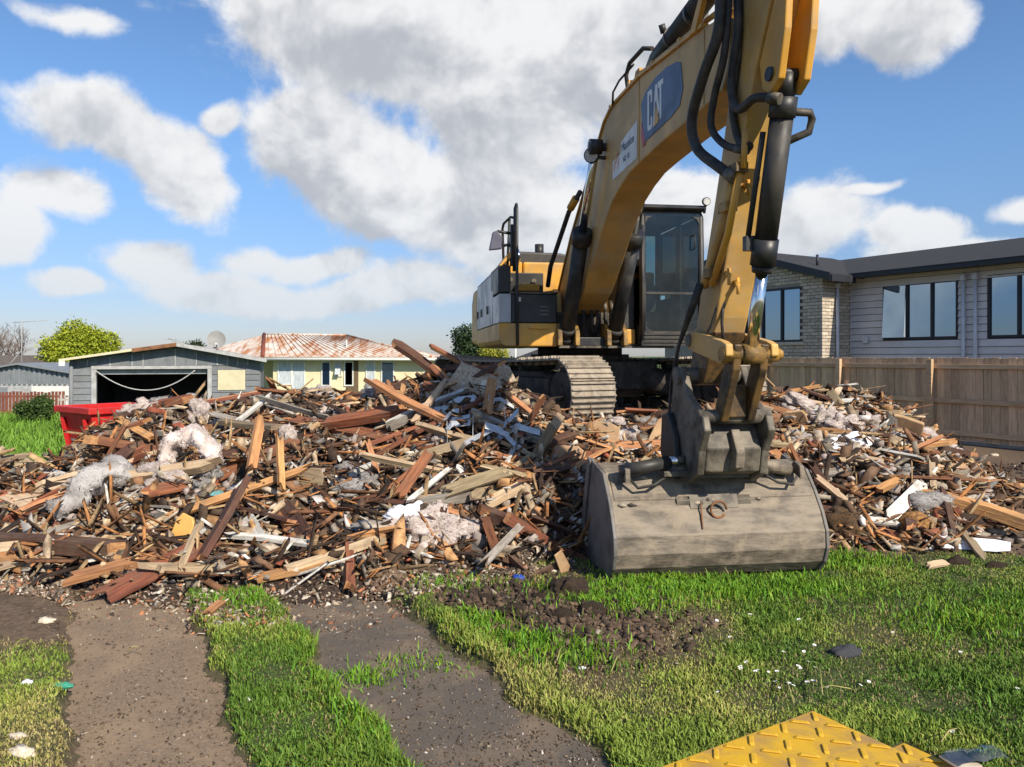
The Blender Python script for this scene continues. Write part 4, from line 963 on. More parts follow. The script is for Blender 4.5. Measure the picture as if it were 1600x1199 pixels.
# boom cylinders
for yy in (BY - .30, BY + .34):
    A, B = Vector((1.22, yy, 1.10)), Vector((2.78, yy, 3.22)); d = (B - A).normalized()
    m_ = MB(); m_.tube([A, A + d * .06], .10, 16); m_.tube([A + d * .05, A + d * 1.42], .092, 20); m_.tube([A + d * 1.42, A + d * 1.60], .118, 20); m_.tube([A + d * .12, A + d * .2], .105, 20)
    c_ = m_.build('boom_cylinder', M['black'], ex)
    m_ = MB(); m_.tube([A + d * 1.60, B], .05, 16); m_.build('rod', M['chrome'], c_)
    m_ = MB(); m_.tube([B + Vector((0, -.07, 0)), B + Vector((0, .07, 0))], .085, 16); m_.build('rod_eye', M['black'], c_)
    m_ = MB(); sg = -1 if yy < BY else 1; n_ = Vector((-d.z, 0, d.x)); m_.tube([A + d * .15 + n_ * .12, A + d * .8 + n_ * .125, A + d * 1.5 + n_ * .135], .018, 8); m_.build('oil_pipe', M['black'], c_)
m_ = MB(); m_.tube([(2.78, BY - .38, 3.22), (2.78, BY + .42, 3.22)], .045, 14); m_.build('cross_pin', M['black'], ex)
m_ = MB(); m_.tube([(.75, -.62, 1.85), (.95, -.62, 2.1), (1.55, -.50, 2.72), (1.85, -.42, 2.92)], .032, 10); hz_ = m_.build('hose', M['rubber'], ex)
m_ = MB(); m_.tube([(1.6, -.49, 2.76), (1.75, -.45, 2.86)], .05, 10); m_.build('fitting', M['yellow'], hz_)

# --- stick
SY = BY; SHW = .125
m_ = MB(); m_.prism([(6.16, 3.55), (6.02, 3.02), (5.80, 2.36), (5.60, 1.86), (5.40, 1.38), (5.27, 1.02), (5.20, .80), (5.30, .68), (5.46, .70), (5.56, .92), (5.70, 1.18), (5.92, 1.72), (6.12, 2.28), (6.32, 2.76), (6.50, 3.06), (6.72, 3.40), (6.72, 3.75), (6.4, 3.95)], SY - SHW, SY + SHW); stick = m_.build('stick', M['yellow_dusty'], ex, .012)
m_ = MB(); m_.prism([(5.285, 1.075), (5.255, 1.0), (5.185, .80), (5.29, .665), (5.47, .685), (5.575, .92), (5.655, 1.075)], SY - SHW - .004, SY + SHW + .004); m_.build('stick_end', M['grease'], stick, .01)
# lugs that hold the bucket cylinder
for yy in (-.085, .085):
    m_ = MB(); m_.prism([(6.45, 2.95), (6.60, 3.20), (6.74, 3.30), (6.70, 2.90), (6.62, 2.62), (6.50, 2.56), (6.40, 2.62), (6.36, 2.80)], SY + yy - .025, SY + yy + .025); m_.build('cylinder_lug', M['yellow'], stick, .01)
m_ = MB(); m_.tube([(6.52, SY - .13, 2.68), (6.52, SY + .13, 2.68)], .045, 14); m_.build('lug_pin', M['black'], stick)
# pipes along the stick side
m_ = MB(); m_.tube([(6.10, SY - .17, 2.10), (5.85, SY - .17, 1.75), (5.62, SY - .17, 1.47), (5.58, SY - .17, 1.42)], .035, 10); m_.build('oil_pipe', M['yellow_dusty'], stick)
m_ = MB(); m_.tube([(6.22, SY - .165, 2.22), (6.0, SY - .165, 1.75), (5.72, SY - .165, 1.42)], .026, 10); m_.build('oil_pipe', M['yellow'], stick)
m_ = MB(); m_.tube([(6.26, SY - .16, 2.40), (6.24, SY - .16, 2.15)], .022, 8); m_.build('oil_pipe', M['yellow'], stick)
for xs, zs in ((5.72, 1.50), (6.0, 1.93), (6.17, 2.16)):
    m_ = MB(); m_.box(xs - .07, xs + .06, SY - .21, SY - .12, zs - .03, zs + .04); m_.build('pipe_clamp', M['yellow_hitch'], stick, .006)
# fittings welded on the front face
for (s_, yy) in ((.25, -.06), (.62, -.10), (.66, -.02)):
    p = Vector((6.32, SY + yy, 2.76)).lerp(Vector((5.70, SY + yy, 1.18)), s_ + .18); m_ = MB(); m_.tube([p, p + Vector((.05, 0, -.02))], .02, 8); m_.tube([p + Vector((.04, 0, .03)), p + Vector((.045, 0, -.09))], .013, 8); m_.build('fitting', M['yellow'], stick)
m_ = MB(); m_.tube([(5.74, SY - .08, 1.34), (5.72, SY - .09, 1.15), (5.70, SY - .07, 1.0)], .012, 6); m_.tube([(5.74, SY - .10, 1.36), (5.66, SY - .15, 1.12), (5.56, SY - .18, .98)], .010, 6); m_.build('grease_line', M['rubber'], stick)
# hoses from boom to stick
for pts, r_ in (([(5.70, -.30, 3.60), (5.95, -.40, 3.62), (6.12, -.44, 3.45), (6.14, -.46, 3.10), (5.98, -.50, 2.86), (5.76, -.50, 2.62), (5.80, -.48, 2.40), (6.02, -.42, 2.22), (6.14, -.36, 2.12)], .038),
                ([(5.75, -.25, 3.58), (6.0, -.35, 3.56), (6.14, -.39, 3.30), (6.12, -.41, 2.95), (5.98, -.42, 2.72), (5.92, -.42, 2.52), (6.05, -.38, 2.36), (6.22, -.32, 2.28)], .026),
                ([(5.8, -.2, 3.56), (6.1, -.31, 3.45), (6.16, -.33, 3.10), (6.08, -.34, 2.80), (6.12, -.34, 2.62), (6.26, -.35, 2.54), (6.42, -.33, 2.56), (6.54, -.25, 2.52)], .030),
                ([(5.85, -.2, 3.55), (6.12, -.30, 3.40), (6.13, -.31, 3.0), (6.05, -.32, 2.65), (6.12, -.31, 2.38), (6.24, -.30, 2.30)], .026)):
    P_ = [Vector(p) for p in pts]; Q = []
    for i in range(len(P_) - 1):                       # Catmull-Rom
        p0, p1, p2, p3 = P_[max(i - 1, 0)], P_[i], P_[i + 1], P_[min(i + 2, len(P_) - 1)]
        for k in range(5):
            t = k / 5; Q.append(.5 * ((2 * p1) + (p2 - p0) * t + (2 * p0 - 5 * p1 + 4 * p2 - p3) * t * t + (3 * p1 - p0 - 3 * p2 + p3) * t ** 3))
    Q.append(P_[-1]); m_ = MB(); m_.tube(Q, r_, 10); h_ = m_.build('hose', M['rubber'], ex)
    m_ = MB(); m_.tube([Q[-3], Q[-1] + (Q[-1] - Q[-3]) * .6], r_ * 1.25, 10); m_.build('fitting', M['hitch_steel'], h_)
# bucket cylinder on the front of the stick
A, B = Vector((6.52, SY, 2.68)), Vector((5.97, SY + .02, .91)); d = (B - A).normalized()
m_ = MB(); m_.tube([A - d * .02, A + d * .14], [.05, .066], 16); m_.tube([A + d * .13, A + d * .26], .086, 22); m_.tube([A + d * .26, A + d * 1.04], .075, 22); m_.tube([A + d * 1.04, A + d * 1.22], .086, 22); m_.tube([A + d * 1.22, A + d * 1.27], [.075, .066], 22)
n_ = Vector((-d.z, 0, d.x)); n_ = -n_ if n_.x > 0 else n_
bc = m_.build('bucket_cylinder', M['black'], ex)
m_ = MB(); m_.tube([A + d * .22 + Vector((0, .07, 0)), A + d * .22 + Vector((0, .19, .0)), A + d * .26 + Vector((0, .21, 0)), A + d * .34 + Vector((0, .20, 0)), A + d * .40 + Vector((0, .07, 0))], .026, 10); m_.build('elbow_pipe', M['hitch_steel'], bc)
m_ = MB(); m_.tube([A + d * .35 + Vector((0, -.09, 0)) + n_ * .05, A + d * 1.05 + Vector((0, -.11, 0)) + n_ * .04], .02, 8); m_.box(-.03, .03, -.03, .03, -.05, .05, Matrix.Translation(A + d * 1.08 + Vector((0, -.10, 0)) + n_ * .04)); m_.build('oil_pipe', M['black'], bc)
m_ = MB(); m_.tube([A + d * 1.27, B - d * .06], .043, 18); m_.build('rod', M['chrome'], bc)
m_ = MB(); m_.tube([B + Vector((0, -.075, 0)), B + Vector((0, .075, 0))], .075, 18); m_.build('rod_eye', M['yellow_hitch'], bc)
# linkage
for sy in (-1, 1):
    y_ = SY + sy * .168
    m_ = MB(); a, b = Vector((5.34, 0, 1.02)), Vector((5.97, 0, .95)); 
    m_.prism([(5.30, .95), (5.94, .84), (6.04, .90), (6.03, .98), (5.95, 1.005), (5.34, 1.10), (5.26, 1.04)], y_ - .028, y_ + .028); m_.build('link_arm', M['yellow_dusty'], ex, .01)
m_ = MB(); m_.tube([(5.97, SY - .205, .91), (5.97, SY + .21, .91)], .055, 16); m_.tube([(5.97, SY + .21, .91), (5.97, SY + .25, .91)], [.05, .03], 16); m_.build('link_pin', M['yellow_hitch'], ex)
m_ = MB(); m_.tube([(5.34, SY - .21, 1.02), (5.34, SY + .21, 1.02)], .05, 14); m_.build('link_pin', M['hitch_steel'], ex)
for sy in (-1, 1):
    m_ = MB(); m_.prism([(5.90, .95), (6.03, .98), (6.00, .80), (5.80, .42), (5.66, .40), (5.70, .55)], SY + sy * .10 - .03, SY + sy * .10 + .03); m_.build('bucket_link', M['grease'], ex, .01)
m_ = MB(); m_.box(5.74, 5.80, SY - .069, SY + .069, .45, .68); m_.build('link_web', M['grease'], ex, .01)
m_ = MB(); m_.tube([(5.32, SY - .30, .74), (5.32, SY + .30, .74)], .07, 16); m_.build('stick_pin', M['hitch_steel'], ex)
# quick hitch
hq = bpy.data.objects.new('quick_hitch', None); COL.objects.link(hq); hq.parent = ex
for sy in (-1, 1):
    m_ = MB(); m_.prism([(5.22, .78), (5.36, .82), (5.50, .60), (5.66, .52), (5.80, .46), (5.84, .36), (5.74, .20), (5.70, .02), (5.52, -.06), (5.25, -.03), (5.12, .16), (5.14, .45)], SY + sy * .245 - .03, SY + sy * .245 + .03); m_.build('cheek_plate', M['hitch_steel'], hq, .012)
    m_ = MB(); m_.prism([(5.06, .42), (5.20, .45), (5.34, .28), (5.40, .05), (5.36, -.08), (5.16, -.06), (5.02, .12)], SY + sy * .30 - .024, SY + sy * .30 + .024); m_.build('jaw_plate', M['black'], hq, .012)
m_ = MB(); m_.prism([(5.48, .40), (5.62, .42), (5.74, .22), (5.70, .04), (5.58, .0), (5.44, .12)], SY - .214, SY + .214); m_.prism([(5.20, .05), (5.56, -.03), (5.56, .0), (5.2, .18)], SY - .213, SY + .213); m_.build('hitch_body', M['hitch_steel'], hq, .03, 3)
m_ = MB(); m_.prism([(5.66, .33), (5.72, .36), (5.82, .20), (5.80, .08), (5.70, .05)], SY - .02, SY + .05); m_.build('lifting_eye', M['steel'], hq, .01)
m_ = MB(); m_.tube([(5.72, SY - .28, .45), (5.72, SY + .28, .45)], .055, 14); m_.build('hitch_pin', M['hitch_steel'], hq)
m_ = MB(); m_.tube([(5.40, SY - .34, .02), (5.40, SY + .34, .02)], .05, 14); m_.build('hitch_pin', M['hitch_steel'], hq)
# dangling hose
m_ = MB(); P_ = [(5.60, -.37, 1.44), (5.52, -.41, 1.26), (5.30, -.43, .98), (5.10, -.42, .68), (5.0, -.40, .42), (5.12, -.36, .26), (5.25, -.34, .22)]; m_.tube(P_, [.03, .03, .014, .013, .013, .013, .013], 8); m_.build('hose', M['rubber'], ex)

# --- mud bucket
BKY = -.20; BK = .82
bk = bpy.data.objects.new('bucket', None); COL.objects.link(bk); bk.parent = ex
prof = [(5.02, .03), (5.30, -.01), (5.44, -.16), (5.545, -.30), (5.615, -.44), (5.625, -.57), (5.585, -.68), (5.50, -.765), (5.36, -.79), (4.95, -.79), (4.62, -.76)]
inn = [(p[0] - (.03 if i > 1 else 0), p[1] + (.03 if i > 4 else (-.03 if i < 2 else 0))) for i, p in enumerate(prof)]
m_ = MB(); n = len(prof); vs = []; fs = []; ny = 15
for j in range(ny):
    y_ = BKY - BK + 2 * BK * j / (ny - 1)
    for p in prof: vs.append((p[0] + rnd.uniform(-.002, .002), y_, p[1] + rnd.uniform(-.002, .002)))
    for p in inn: vs.append((p[0], y_, p[1]))
for j in range(ny - 1):
    b0_, b1_ = j * 2 * n, (j + 1) * 2 * n
    for i in range(n - 1):
        fs += [(b0_ + i, b0_ + i + 1, b1_ + i + 1, b1_ + i), (b0_ + n + i + 1, b0_ + n + i, b1_ + n + i, b1_ + n + i + 1)]
    fs += [(b0_, b1_, b1_ + n, b0_ + n), (b0_ + n - 1, b0_ + 2 * n - 1, b1_ + 2 * n - 1, b1_ + n - 1)]
m_.add(vs, fs); m_.build('shell', M['steel'], bk)
for sy in (-1, 1):
    y_ = BKY + sy * (BK + .016)
    P_ = [(p[0] + .012, p[1]) for p in prof] + [(4.60, -.70), (4.72, -.3), (4.92, .06)]
    m_ = MB(); m_.prism(P_, y_ - .014, y_ + .014); m_.build('side_plate', M['steel_side'], bk, .006)
    m_ = MB(); m_.prism([(4.58, -.74), (4.68, -.76), (4.98, .04), (4.90, .07)], y_ + sy * .0145, y_ + sy * .034); m_.build('edge_bar', M['steel_side'], bk, .006)
m_ = MB(); m_.prism([(5.28, -.005), (5.335, -.02), (5.475, -.195), (5.45, -.215), (5.44, -.17)], BKY - BK + .02, BKY + BK - .02); m_.build('top_flange', M['steel'], bk, .006)
m_ = MB(); m_.box(4.50, 4.70, BKY - BK, BKY + BK, -.80, -.771); m_.build('cutting_edge', M['steel_side'], bk, .005)
m_ = MB(); m_.prism([(5.18, -.005), (5.5, -.20), (5.5, -.26), (5.40, -.24), (5.1, .0)], BKY - .02 - .30, BKY - .02 + .30); m_.prism([(5.485, -.16), (5.52, -.26), (5.505, -.34), (5.49, -.2)], BKY - .22, BKY + .17); m_.build('mount_plate', M['hitch_steel'], bk, .008)
m_ = MB(); m_.box(5.08, 5.50, BKY - .42, BKY + .42, -.02, .022); m_.build('pivot_plate', M['hitch_steel'], bk, .006)
for sy in (-1, 1):
    y0_, y1_ = BKY + sy * .30, BKY + sy * .74
    m_ = MB()
    if sy < 0: m_.tube([(5.44, y0_ - .06, .085), (5.42, y1_, .015)], .052, 16); mt = M['black']
    else: m_.tube([(5.42, y0_, .07), (5.40, y1_ - .1, .0)], .050, 16); mt = M['steel']
    tcy = m_.build('tilt_cylinder', mt, bk)
    m_ = MB(); m_.tube([(5.446, y0_ + (-.06 if sy < 0 else 0), .088), (5.45, y0_ + (.05 if sy < 0 else -.04), .10)], .036, 14); m_.build('rod', M['chrome'], tcy)
    m_ = MB(); m_.prism([(5.30, .0), (5.50, -.06), (5.49, .04), (5.40, .07)], BKY + sy * .70 - .02, BKY + sy * .70 + .02); m_.build('cylinder_lug', M['steel'], bk, .006)
    m_ = MB(); Q = [(5.46, BKY + sy * .35, -.0), (5.50, BKY + sy * .5, -.08), (5.49, BKY + sy * .62, -.10), (5.45, BKY + sy * .70, -.01)]; m_.tube(Q, .012, 6); m_.build('hose', M['rubber'], bk)
# wire ring hanging on the back
rg = MB(); rg.tube([(5.545 + .012, BKY - .01 + .062 * math.cos(a), -.265 + .062 * math.sin(a)) for a in [i * 2 * math.pi / 20 for i in range(19)]], .010, 6)
rg.tube([(5.53, BKY - .14, -.22), (5.58, BKY - .15, -.34), (5.60, BKY - .155, -.40)], .007, 6); rg.build('wire_ring', M['rust'], bk)
for k in range(9):                              # mud caked on the flange and the mount
    yy = BKY + rnd.uniform(-.75, .75); zz = rnd.choice([-.21, -.23, -.05]); xx = {-.21: 5.485, -.23: 5.50, -.55: 5.62, -.05: 5.36}[zz]
    m_ = MB(); m_.tube([(xx - .01, yy - rnd.uniform(.02, .07), zz), (xx + .004, yy, zz + .008), (xx - .01, yy + rnd.uniform(.02, .07), zz - .005)], [.006, rnd.uniform(.014, .024), .006], 7); m_.build('mud_cake', M['under'] if k % 2 else M['track_steel'], bk)

# ================================================================== the rubble: broken timber
def wood(name, c1, c2, rand=.28, rough=.8): return mat(name, c1, c2, 5, rough, .35, stretch=(.8, 9, 9), rand=rand, dirt=(.15, .11, .08), dirt_amt=.45, dirt_scale=6)
WD = {'dark': wood('dark_stained_timber', (.095, .042, .026), (.048, .024, .016)), 'red': wood('red_brown_timber', (.26, .092, .042), (.13, .046, .024)),
      'orange': wood('fresh_split_timber', (.52, .26, .11), (.34, .155, .065)), 'tan': wood('tan_timber', (.50, .37, .235), (.36, .26, .165)),
      'olive': wood('weathered_timber', (.31, .24, .145), (.20, .15, .09)), 'white': wood('white_painted_timber', (.66, .65, .61), (.46, .44, .40), .12),
      'grey': wood('grey_weathered_timber', (.30, .275, .24), (.17, .15, .13))}
_pc = {}
def plank_mesh(L, w_, t_, seed, mo, mf, jag=1.0):
    key = (round(L, 2), round(w_, 3), round(t_, 3), seed, mo.name, mf.name)
    if key in _pc: return _pc[key]
    r_ = random.Random(seed * 31 + int(L * 100)); nx, nyy = 2, 3
    bow = r_.uniform(-.03, .03) * L; V = {}; vs = []
    e0 = [r_.uniform(0, 1) ** 1.6 * jag * min(.22, L * .2) for _ in range(nyy + 1)]; e1 = [r_.uniform(0, 1) ** 1.6 * jag * min(.22, L * .2) for _ in range(nyy + 1)]
    for k in (0, 1):
        for i in range(nx + 1):
            for j in range(nyy + 1):
                x = -L / 2 + L * i / nx
                if i == 0: x += e0[j] + r_.uniform(0, .02)
                if i == nx: x -= e1[j] + r_.uniform(0, .02)
                y = (j / nyy - .5) * w_; z = (k - .5) * t_ + bow * (1 - (2 * x / L) ** 2)
                V[k, i, j] = len(vs); vs.append((x, y + r_.uniform(-.002, .002), z + r_.uniform(-.002, .002)))
    fs = []; mi = []
    fresh_top = r_.random() < .18; fresh_side = r_.random() < (.3 if seed < 100 else .0) or 'split' in mo.name
    for i in range(nx):
        for j in range(nyy):
            fs.append((V[1, i, j], V[1, i + 1, j], V[1, i + 1, j + 1], V[1, i, j + 1])); mi.append(1 if fresh_top and j == 0 else 0)
            fs.append((V[0, i, j + 1], V[0, i + 1, j + 1], V[0, i + 1, j], V[0, i, j])); mi.append(0)
        fs.append((V[0, i, 0], V[0, i + 1, 0], V[1, i + 1, 0], V[1, i, 0])); mi.append(1 if fresh_side else 0)
        fs.append((V[1, i, nyy], V[1, i + 1, nyy], V[0, i + 1, nyy], V[0, i, nyy])); mi.append(0)
    for j in range(nyy):
        fs.append((V[0, 0, j + 1], V[0, 0, j], V[1, 0, j], V[1, 0, j + 1])); mi.append(1)
        fs.append((V[0, nx, j], V[0, nx, j + 1], V[1, nx, j + 1], V[1, nx, j])); mi.append(1)
    me = bpy.data.meshes.new('timber_plank'); me.from_pydata(vs, [], fs); me.materials.append(mo); me.materials.append(mf)
    me.polygons.foreach_set('material_index', mi); me.update(); _pc[key] = me
    return me
def frame(p, d, roll):
    d = d.normalized(); s_ = Vector((0, 0, 1)).cross(d)
    s_ = s_.normalized() if s_.length > 1e-3 else Vector((0, 1, 0)); u = d.cross(s_).normalized()
    Mx = Matrix((d, s_, u)).transposed().to_4x4()
    return Matrix.Translation(p) @ Mx @ Matrix.Rotation(roll, 4, 'X')
LAB = {'dark': 'dark stained broken timber plank lying in the rubble heap', 'red': 'red brown broken timber plank lying in the rubble heap',
       'orange': 'bright orange freshly split timber plank in the rubble heap', 'tan': 'pale tan broken timber plank lying in the rubble heap',
       'olive': 'weathered olive brown timber board lying in the rubble heap', 'white': 'white painted timber offcut lying in the rubble heap',
       'grey': 'grey weathered timber batten lying in the rubble heap'}
def plank(p, d, L, w_, t_, kind, roll=0.0, label=None, name='timber_plank', seed=None, jag=1.0):
    mf = WD['orange'] if kind in ('dark', 'red', 'orange') else (WD['tan'] if kind != 'white' else WD['grey'])
    me = plank_mesh(L, w_, t_, seed if seed is not None else 0, WD[kind], mf, jag)
    o = bpy.data.objects.new(name, me); COL.objects.link(o); o.matrix_world = frame(p, d, roll)
    if label: tag(o, label, 'timber')
    else: tag(o, ('long ' if L > 1.3 else 'short ' if L < .8 else '') + ('broad ' if w_ > .12 else 'narrow ' if w_ < .055 else 'thick ' if t_ > .08 else '') + LAB[kind], 'timber', 'loose broken timber in the heap')
    return o
# timbers one can point to: image ends, width, thickness, kind, roll, lift, label
HERO = [
 (612, 533, 690, 588, .17, .06, 'dark', .5, None, 'wide dark plank jutting up against the sky at the heap crest', 9.6),
 (452, 657, 692, 708, .17, .05, 'red', .35, .10, 'long red brown plank lying below the round red beam', None),
 (500, 664, 642, 640, .12, .10, 'red', .6, .16, 'round ended red beam resting across the upper heap', None),
 (572, 590, 700, 660, .10, .05, 'orange', .3, .12, 'long orange splintered plank sloping down from the crest', None),
 (392, 735, 407, 650, .08, .05, 'orange', .7, .22, 'orange stud standing upright against an olive board', None),
 (338, 658, 440, 668, .13, .05, 'olive', .1, .14, 'flat olive board with its end on the orange upright stud', None),
 (440, 775, 436, 678, .055, .045, 'orange', .4, .20, 'thin orange stick standing upright in the middle of the heap', None),
 (310, 880, 385, 745, .13, .05, 'dark', -.5, .12, 'wide dark red plank leaning steeply at the front left', None),
 (330, 850, 378, 765, .07, .05, 'orange', -.5, .12, 'split orange batten beside the wide dark leaning plank', None),
 (440, 792, 486, 858, .18, .03, 'dark', .9, .10, 'broad dark brown board end tilted towards the front', None),
 (-30, 845, 205, 862, .13, .11, 'dark', .1, .10, 'long heavy dark beam lying along the front left edge', None),
 (92, 910, 275, 866, .10, .05, 'orange', .25, .06, 'long orange split plank at the foot of the heap', None),
 (348, 836, 486, 851, .055, .03, 'white', .3, .14, 'flat white painted strip above the orange front planks', None),
 (282, 890, 313, 816, .05, .03, 'tan', -.5, .14, 'pale notched stick leaning beside the yellow half disc', None),
 (440, 892, 602, 838, .075, .045, 'tan', .2, .10, 'long tan batten at the front beside the upright stake', None),
 (398, 905, 520, 880, .08, .04, 'orange', .2, .06, 'orange plank on the ground below the long tan batten', None),
 (546, 926, 544, 842, .065, .06, 'red', .3, .10, 'rough red brown stake standing upright at the foot', None),
 (620, 782, 676, 700, .09, .05, 'red', .7, .12, 'red brown plank with a bright split edge in mid heap', None),
 (628, 792, 710, 726, .045, .025, 'white', .5, .16, 'pale curved batten leaning over the big insulation clump', None),
 (735, 787, 848, 712, .16, .03, 'olive', .9, .18, 'broad mossy olive board sloping beside the bucket', None),
 (690, 772, 800, 735, .11, .03, 'olive', .8, .14, 'narrow mossy olive board beside the broad sloping one', None),
 (756, 795, 824, 758, .11, .05, 'tan', .3, .10, 'split tan plank below the mossy boards', None),
 (752, 886, 816, 820, .06, .03, 'grey', .7, .14, 'thin grey stick leaning in front of the heap', None),
 (757, 808, 778, 868, .075, .045, 'red', .4, .14, 'short rust red block standing near the grey stick', None),
 (838, 702, 902, 678, .09, .05, 'dark', .5, .16, 'dark red beam end below the crawler track', None),
 (1436, 770, 1660, 838, .15, .10, 'orange', .12, .08, 'long orange beam lying out to the right of the heap', None),
 (1386, 812, 1444, 757, .12, .03, 'white', .8, .14, 'broad white splintered plank on the right of the heap', None),
 (1338, 812, 1404, 818, .07, .03, 'white', .8, .12, 'short bright white board end beside the root ball', None),
 (1458, 772, 1455, 722, .06, .05, 'tan', .3, .12, 'short tan stake standing upright on the right slope', None),
 (1368, 772, 1410, 748, .08, .045, 'orange', .4, .12, 'short orange block beside the broad white plank', None),
 (1198, 618, 1334, 646, .08, .045, 'tan', .4, .10, 'long tan plank lying on the right hand crest', None),
 (1292, 645, 1312, 606, .07, .04, 'tan', .4, .12, 'tan stub poking up from the right hand crest', None),
 (1188, 690, 1246, 738, .09, .04, 'orange', .4, .16, 'orange plank behind the bucket, next to its twin', None),
 (1206, 680, 1252, 730, .07, .04, 'red', .4, .16, 'red plank behind the bucket, next to an orange one', None),
 (1308, 714, 1388, 728, .13, .03, 'tan', .8, .10, 'broad pale tan board lying flat on the right slope', None),
 (1270, 742, 1340, 800, .06, .04, 'tan', .4, .12, 'tan batten sloping down behind the bucket corner', None),
 (1268, 725, 1300, 775, .07, .05, 'dark', .4, .14, 'dark batten sloping down behind the bucket corner', None),
 (175, 648, 302, 610, .10, .05, 'dark', .4, .12, 'long dark plank lying near the skip bin', None),
 (184, 655, 243, 690, .09, .04, 'orange', .5, .14, 'orange board tip sloping down near the skip bin', None),
 (158, 740, 208, 700, .10, .06, 'dark', .5, .16, 'dark post with a bright sawn end on the left slope', None),
 (366, 664, 428, 614, .05, .04, 'white', .4, .16, 'white painted pole leaning on the upper left heap', None),
 (55, 735, 100, 752, .16, .03, 'white', .9, .10, 'pale bent sheet end on the far left slope', None),
 (640, 668, 700, 590, .06, .04, 'tan', .4, .16, 'tan splinter leaning near the concrete slab', None),
 (760, 650, 770, 590, .10, .05, 'orange', .4, .14, 'orange stud standing beside the concrete slab', None),
 (660, 598, 745, 640, .09, .05, 'red', .4, .14, 'red plank lying under the concrete slab', None),
 (575, 690, 590, 740, .05, .04, 'orange', .4, .18, 'short orange splinter upright in mid heap', None)]
for i, (xa, ya, xb, yb, w_, t_, kd, roll, lift, lab, Yd) in enumerate(HERO):
    if Yd: A, B = at(xa, ya, Yd - .1), at(xb, yb, Yd)
    else:
        A, B = hit(xa, ya, lift), hit(xb, yb, lift)
        if abs(A.y - B.y) > 1.3 * abs(A.x - B.x) + .5:         # steep in the picture: stand it up instead of laying it far back
            n_, f_ = (A, B) if A.y < B.y else (B, A)
            xp, yp = (xa, ya) if f_ is A else (xb, yb)
            f2 = at(xp, yp, n_.y + .42)
            if f_ is A: A = f2
            else: B = f2
    plank((A + B) / 2, B - A, (B - A).length, w_, t_, kd, roll, lab, seed=100 + i, jag=.8)

# the rest of the loose timber, scattered as it fell
R3 = random.Random(11)
def pile_pt(r_, lo=0.0, hi=1.12, pxlo=-60, pxhi=1560):
    while True:
        px = r_.uniform(pxlo, pxhi); f = np.interp(px, PT[:, 0], PT[:, 1]); c = np.interp(px, PT[:, 0], PT[:, 2])
        t = r_.uniform(lo, hi); Y = f + (c - f) * t
        if 880 < px < 1150 and Y < 6.9: continue
        X = (px - 800) / FPX * Y
        # keep the crawler tracks free
        q_ = Vector((X - CX, Y - CY)); a_ = R(27); fx = q_.x * math.sin(a_) - q_.y * math.cos(a_); fy = q_.x * math.cos(a_) + q_.y * math.sin(a_)
        if abs(fx) < 2.5 and abs(abs(fy) - 1.19) < .55: continue
        return X, Y
def normal_at(X, Y, e=.15):
    dx = float(pile(X + e, Y, False) - pile(X - e, Y, False)) / (2 * e); dy = float(pile(X, Y + e, False) - pile(X, Y - e, False)) / (2 * e)
    return Vector((-dx, -dy, 1)).normalized()
LENS = [.35, .5, .7, .9, 1.1, 1.3, 1.6, 2.1]; SECS = [(.042, .03), (.065, .04), (.09, .045), (.10, .02), (.13, .025), (.17, .022), (.05, .045), (.09, .09)]
kinds = ['dark'] * 26 + ['red'] * 22 + ['orange'] * 15 + ['tan'] * 12 + ['olive'] * 14 + ['grey'] * 11 + ['white'] * 4
for i in range(245):
    X, Y = pile_pt(R3); N = normal_at(X, Y)
    a = R3.gauss(0, .75) + (math.pi if R3.random() < .5 else 0)
    d = Vector((math.cos(a), math.sin(a) * .8, 0)); d = (d - N * d.dot(N)).normalized()
    d = (d + N * R3.gauss(.0, .14)).normalized()
    if R3.random() < .025: d = (d * .5 + Vector((0, 0, 1))).normalized()
    L = R3.choice(LENS[:7] if R3.random() < .9 else LENS); w_, t_ = R3.choice(SECS)
    p = Vector((X, Y, float(surf(X, Y)))) + N * R3.uniform(.02, .11)
    if d.z > .7: p.z += L * .18
    plank(p, d, L, w_, t_, R3.choice(kinds), R3.gauss(0, .6), seed=i % 5)

# ------------------------------------------------------------------ insulation, plaster, slabs
M['batt'] = mat('glass_wool', (.66, .58, .55), (.50, .41, .37), 5, .98, .9, dirt=(.30, .24, .20), dirt_amt=.75, dirt_scale=4, bscale=24, rand=.10, spec=.1)
M['batt_grey'] = mat('grey_glass_wool', (.44, .42, .41), (.30, .28, .27), 5, .98, .9, dirt=(.17, .14, .12), dirt_amt=.8, dirt_scale=5, bscale=24, rand=.1, spec=.1)
M['foam'] = mat('white_foam', (.82, .82, .86), (.72, .72, .78), 6, .9, .4, rand=.05, spec=.2)
def fuzzy(bm, seed, n, l0, l1, w_):            # loose fibres and torn flecks standing off the wool
    r_ = random.Random(seed); bm.normal_update(); vs_ = [(v.co.copy(), v.normal.copy()) for v in bm.verts]
    for k in range(n):
        c, nn = r_.choice(vs_); t = Vector((r_.gauss(0, 1), r_.gauss(0, 1), r_.gauss(0, 1))); t = (t - nn * t.dot(nn)).normalized(); s_ = nn.cross(t)
        L = r_.uniform(l0, l1); q_ = w_ * r_.uniform(.6, 2.2); b_ = c - nn * .01
        P_ = [b_ - s_ * q_, b_ + s_ * q_, b_ + t * L * .6 + nn * L * r_.uniform(.1, .5) + s_ * q_ * .5, b_ + t * L + nn * L * r_.uniform(.0, .7)]
        bm.faces.new([bm.verts.new(p) for p in P_])
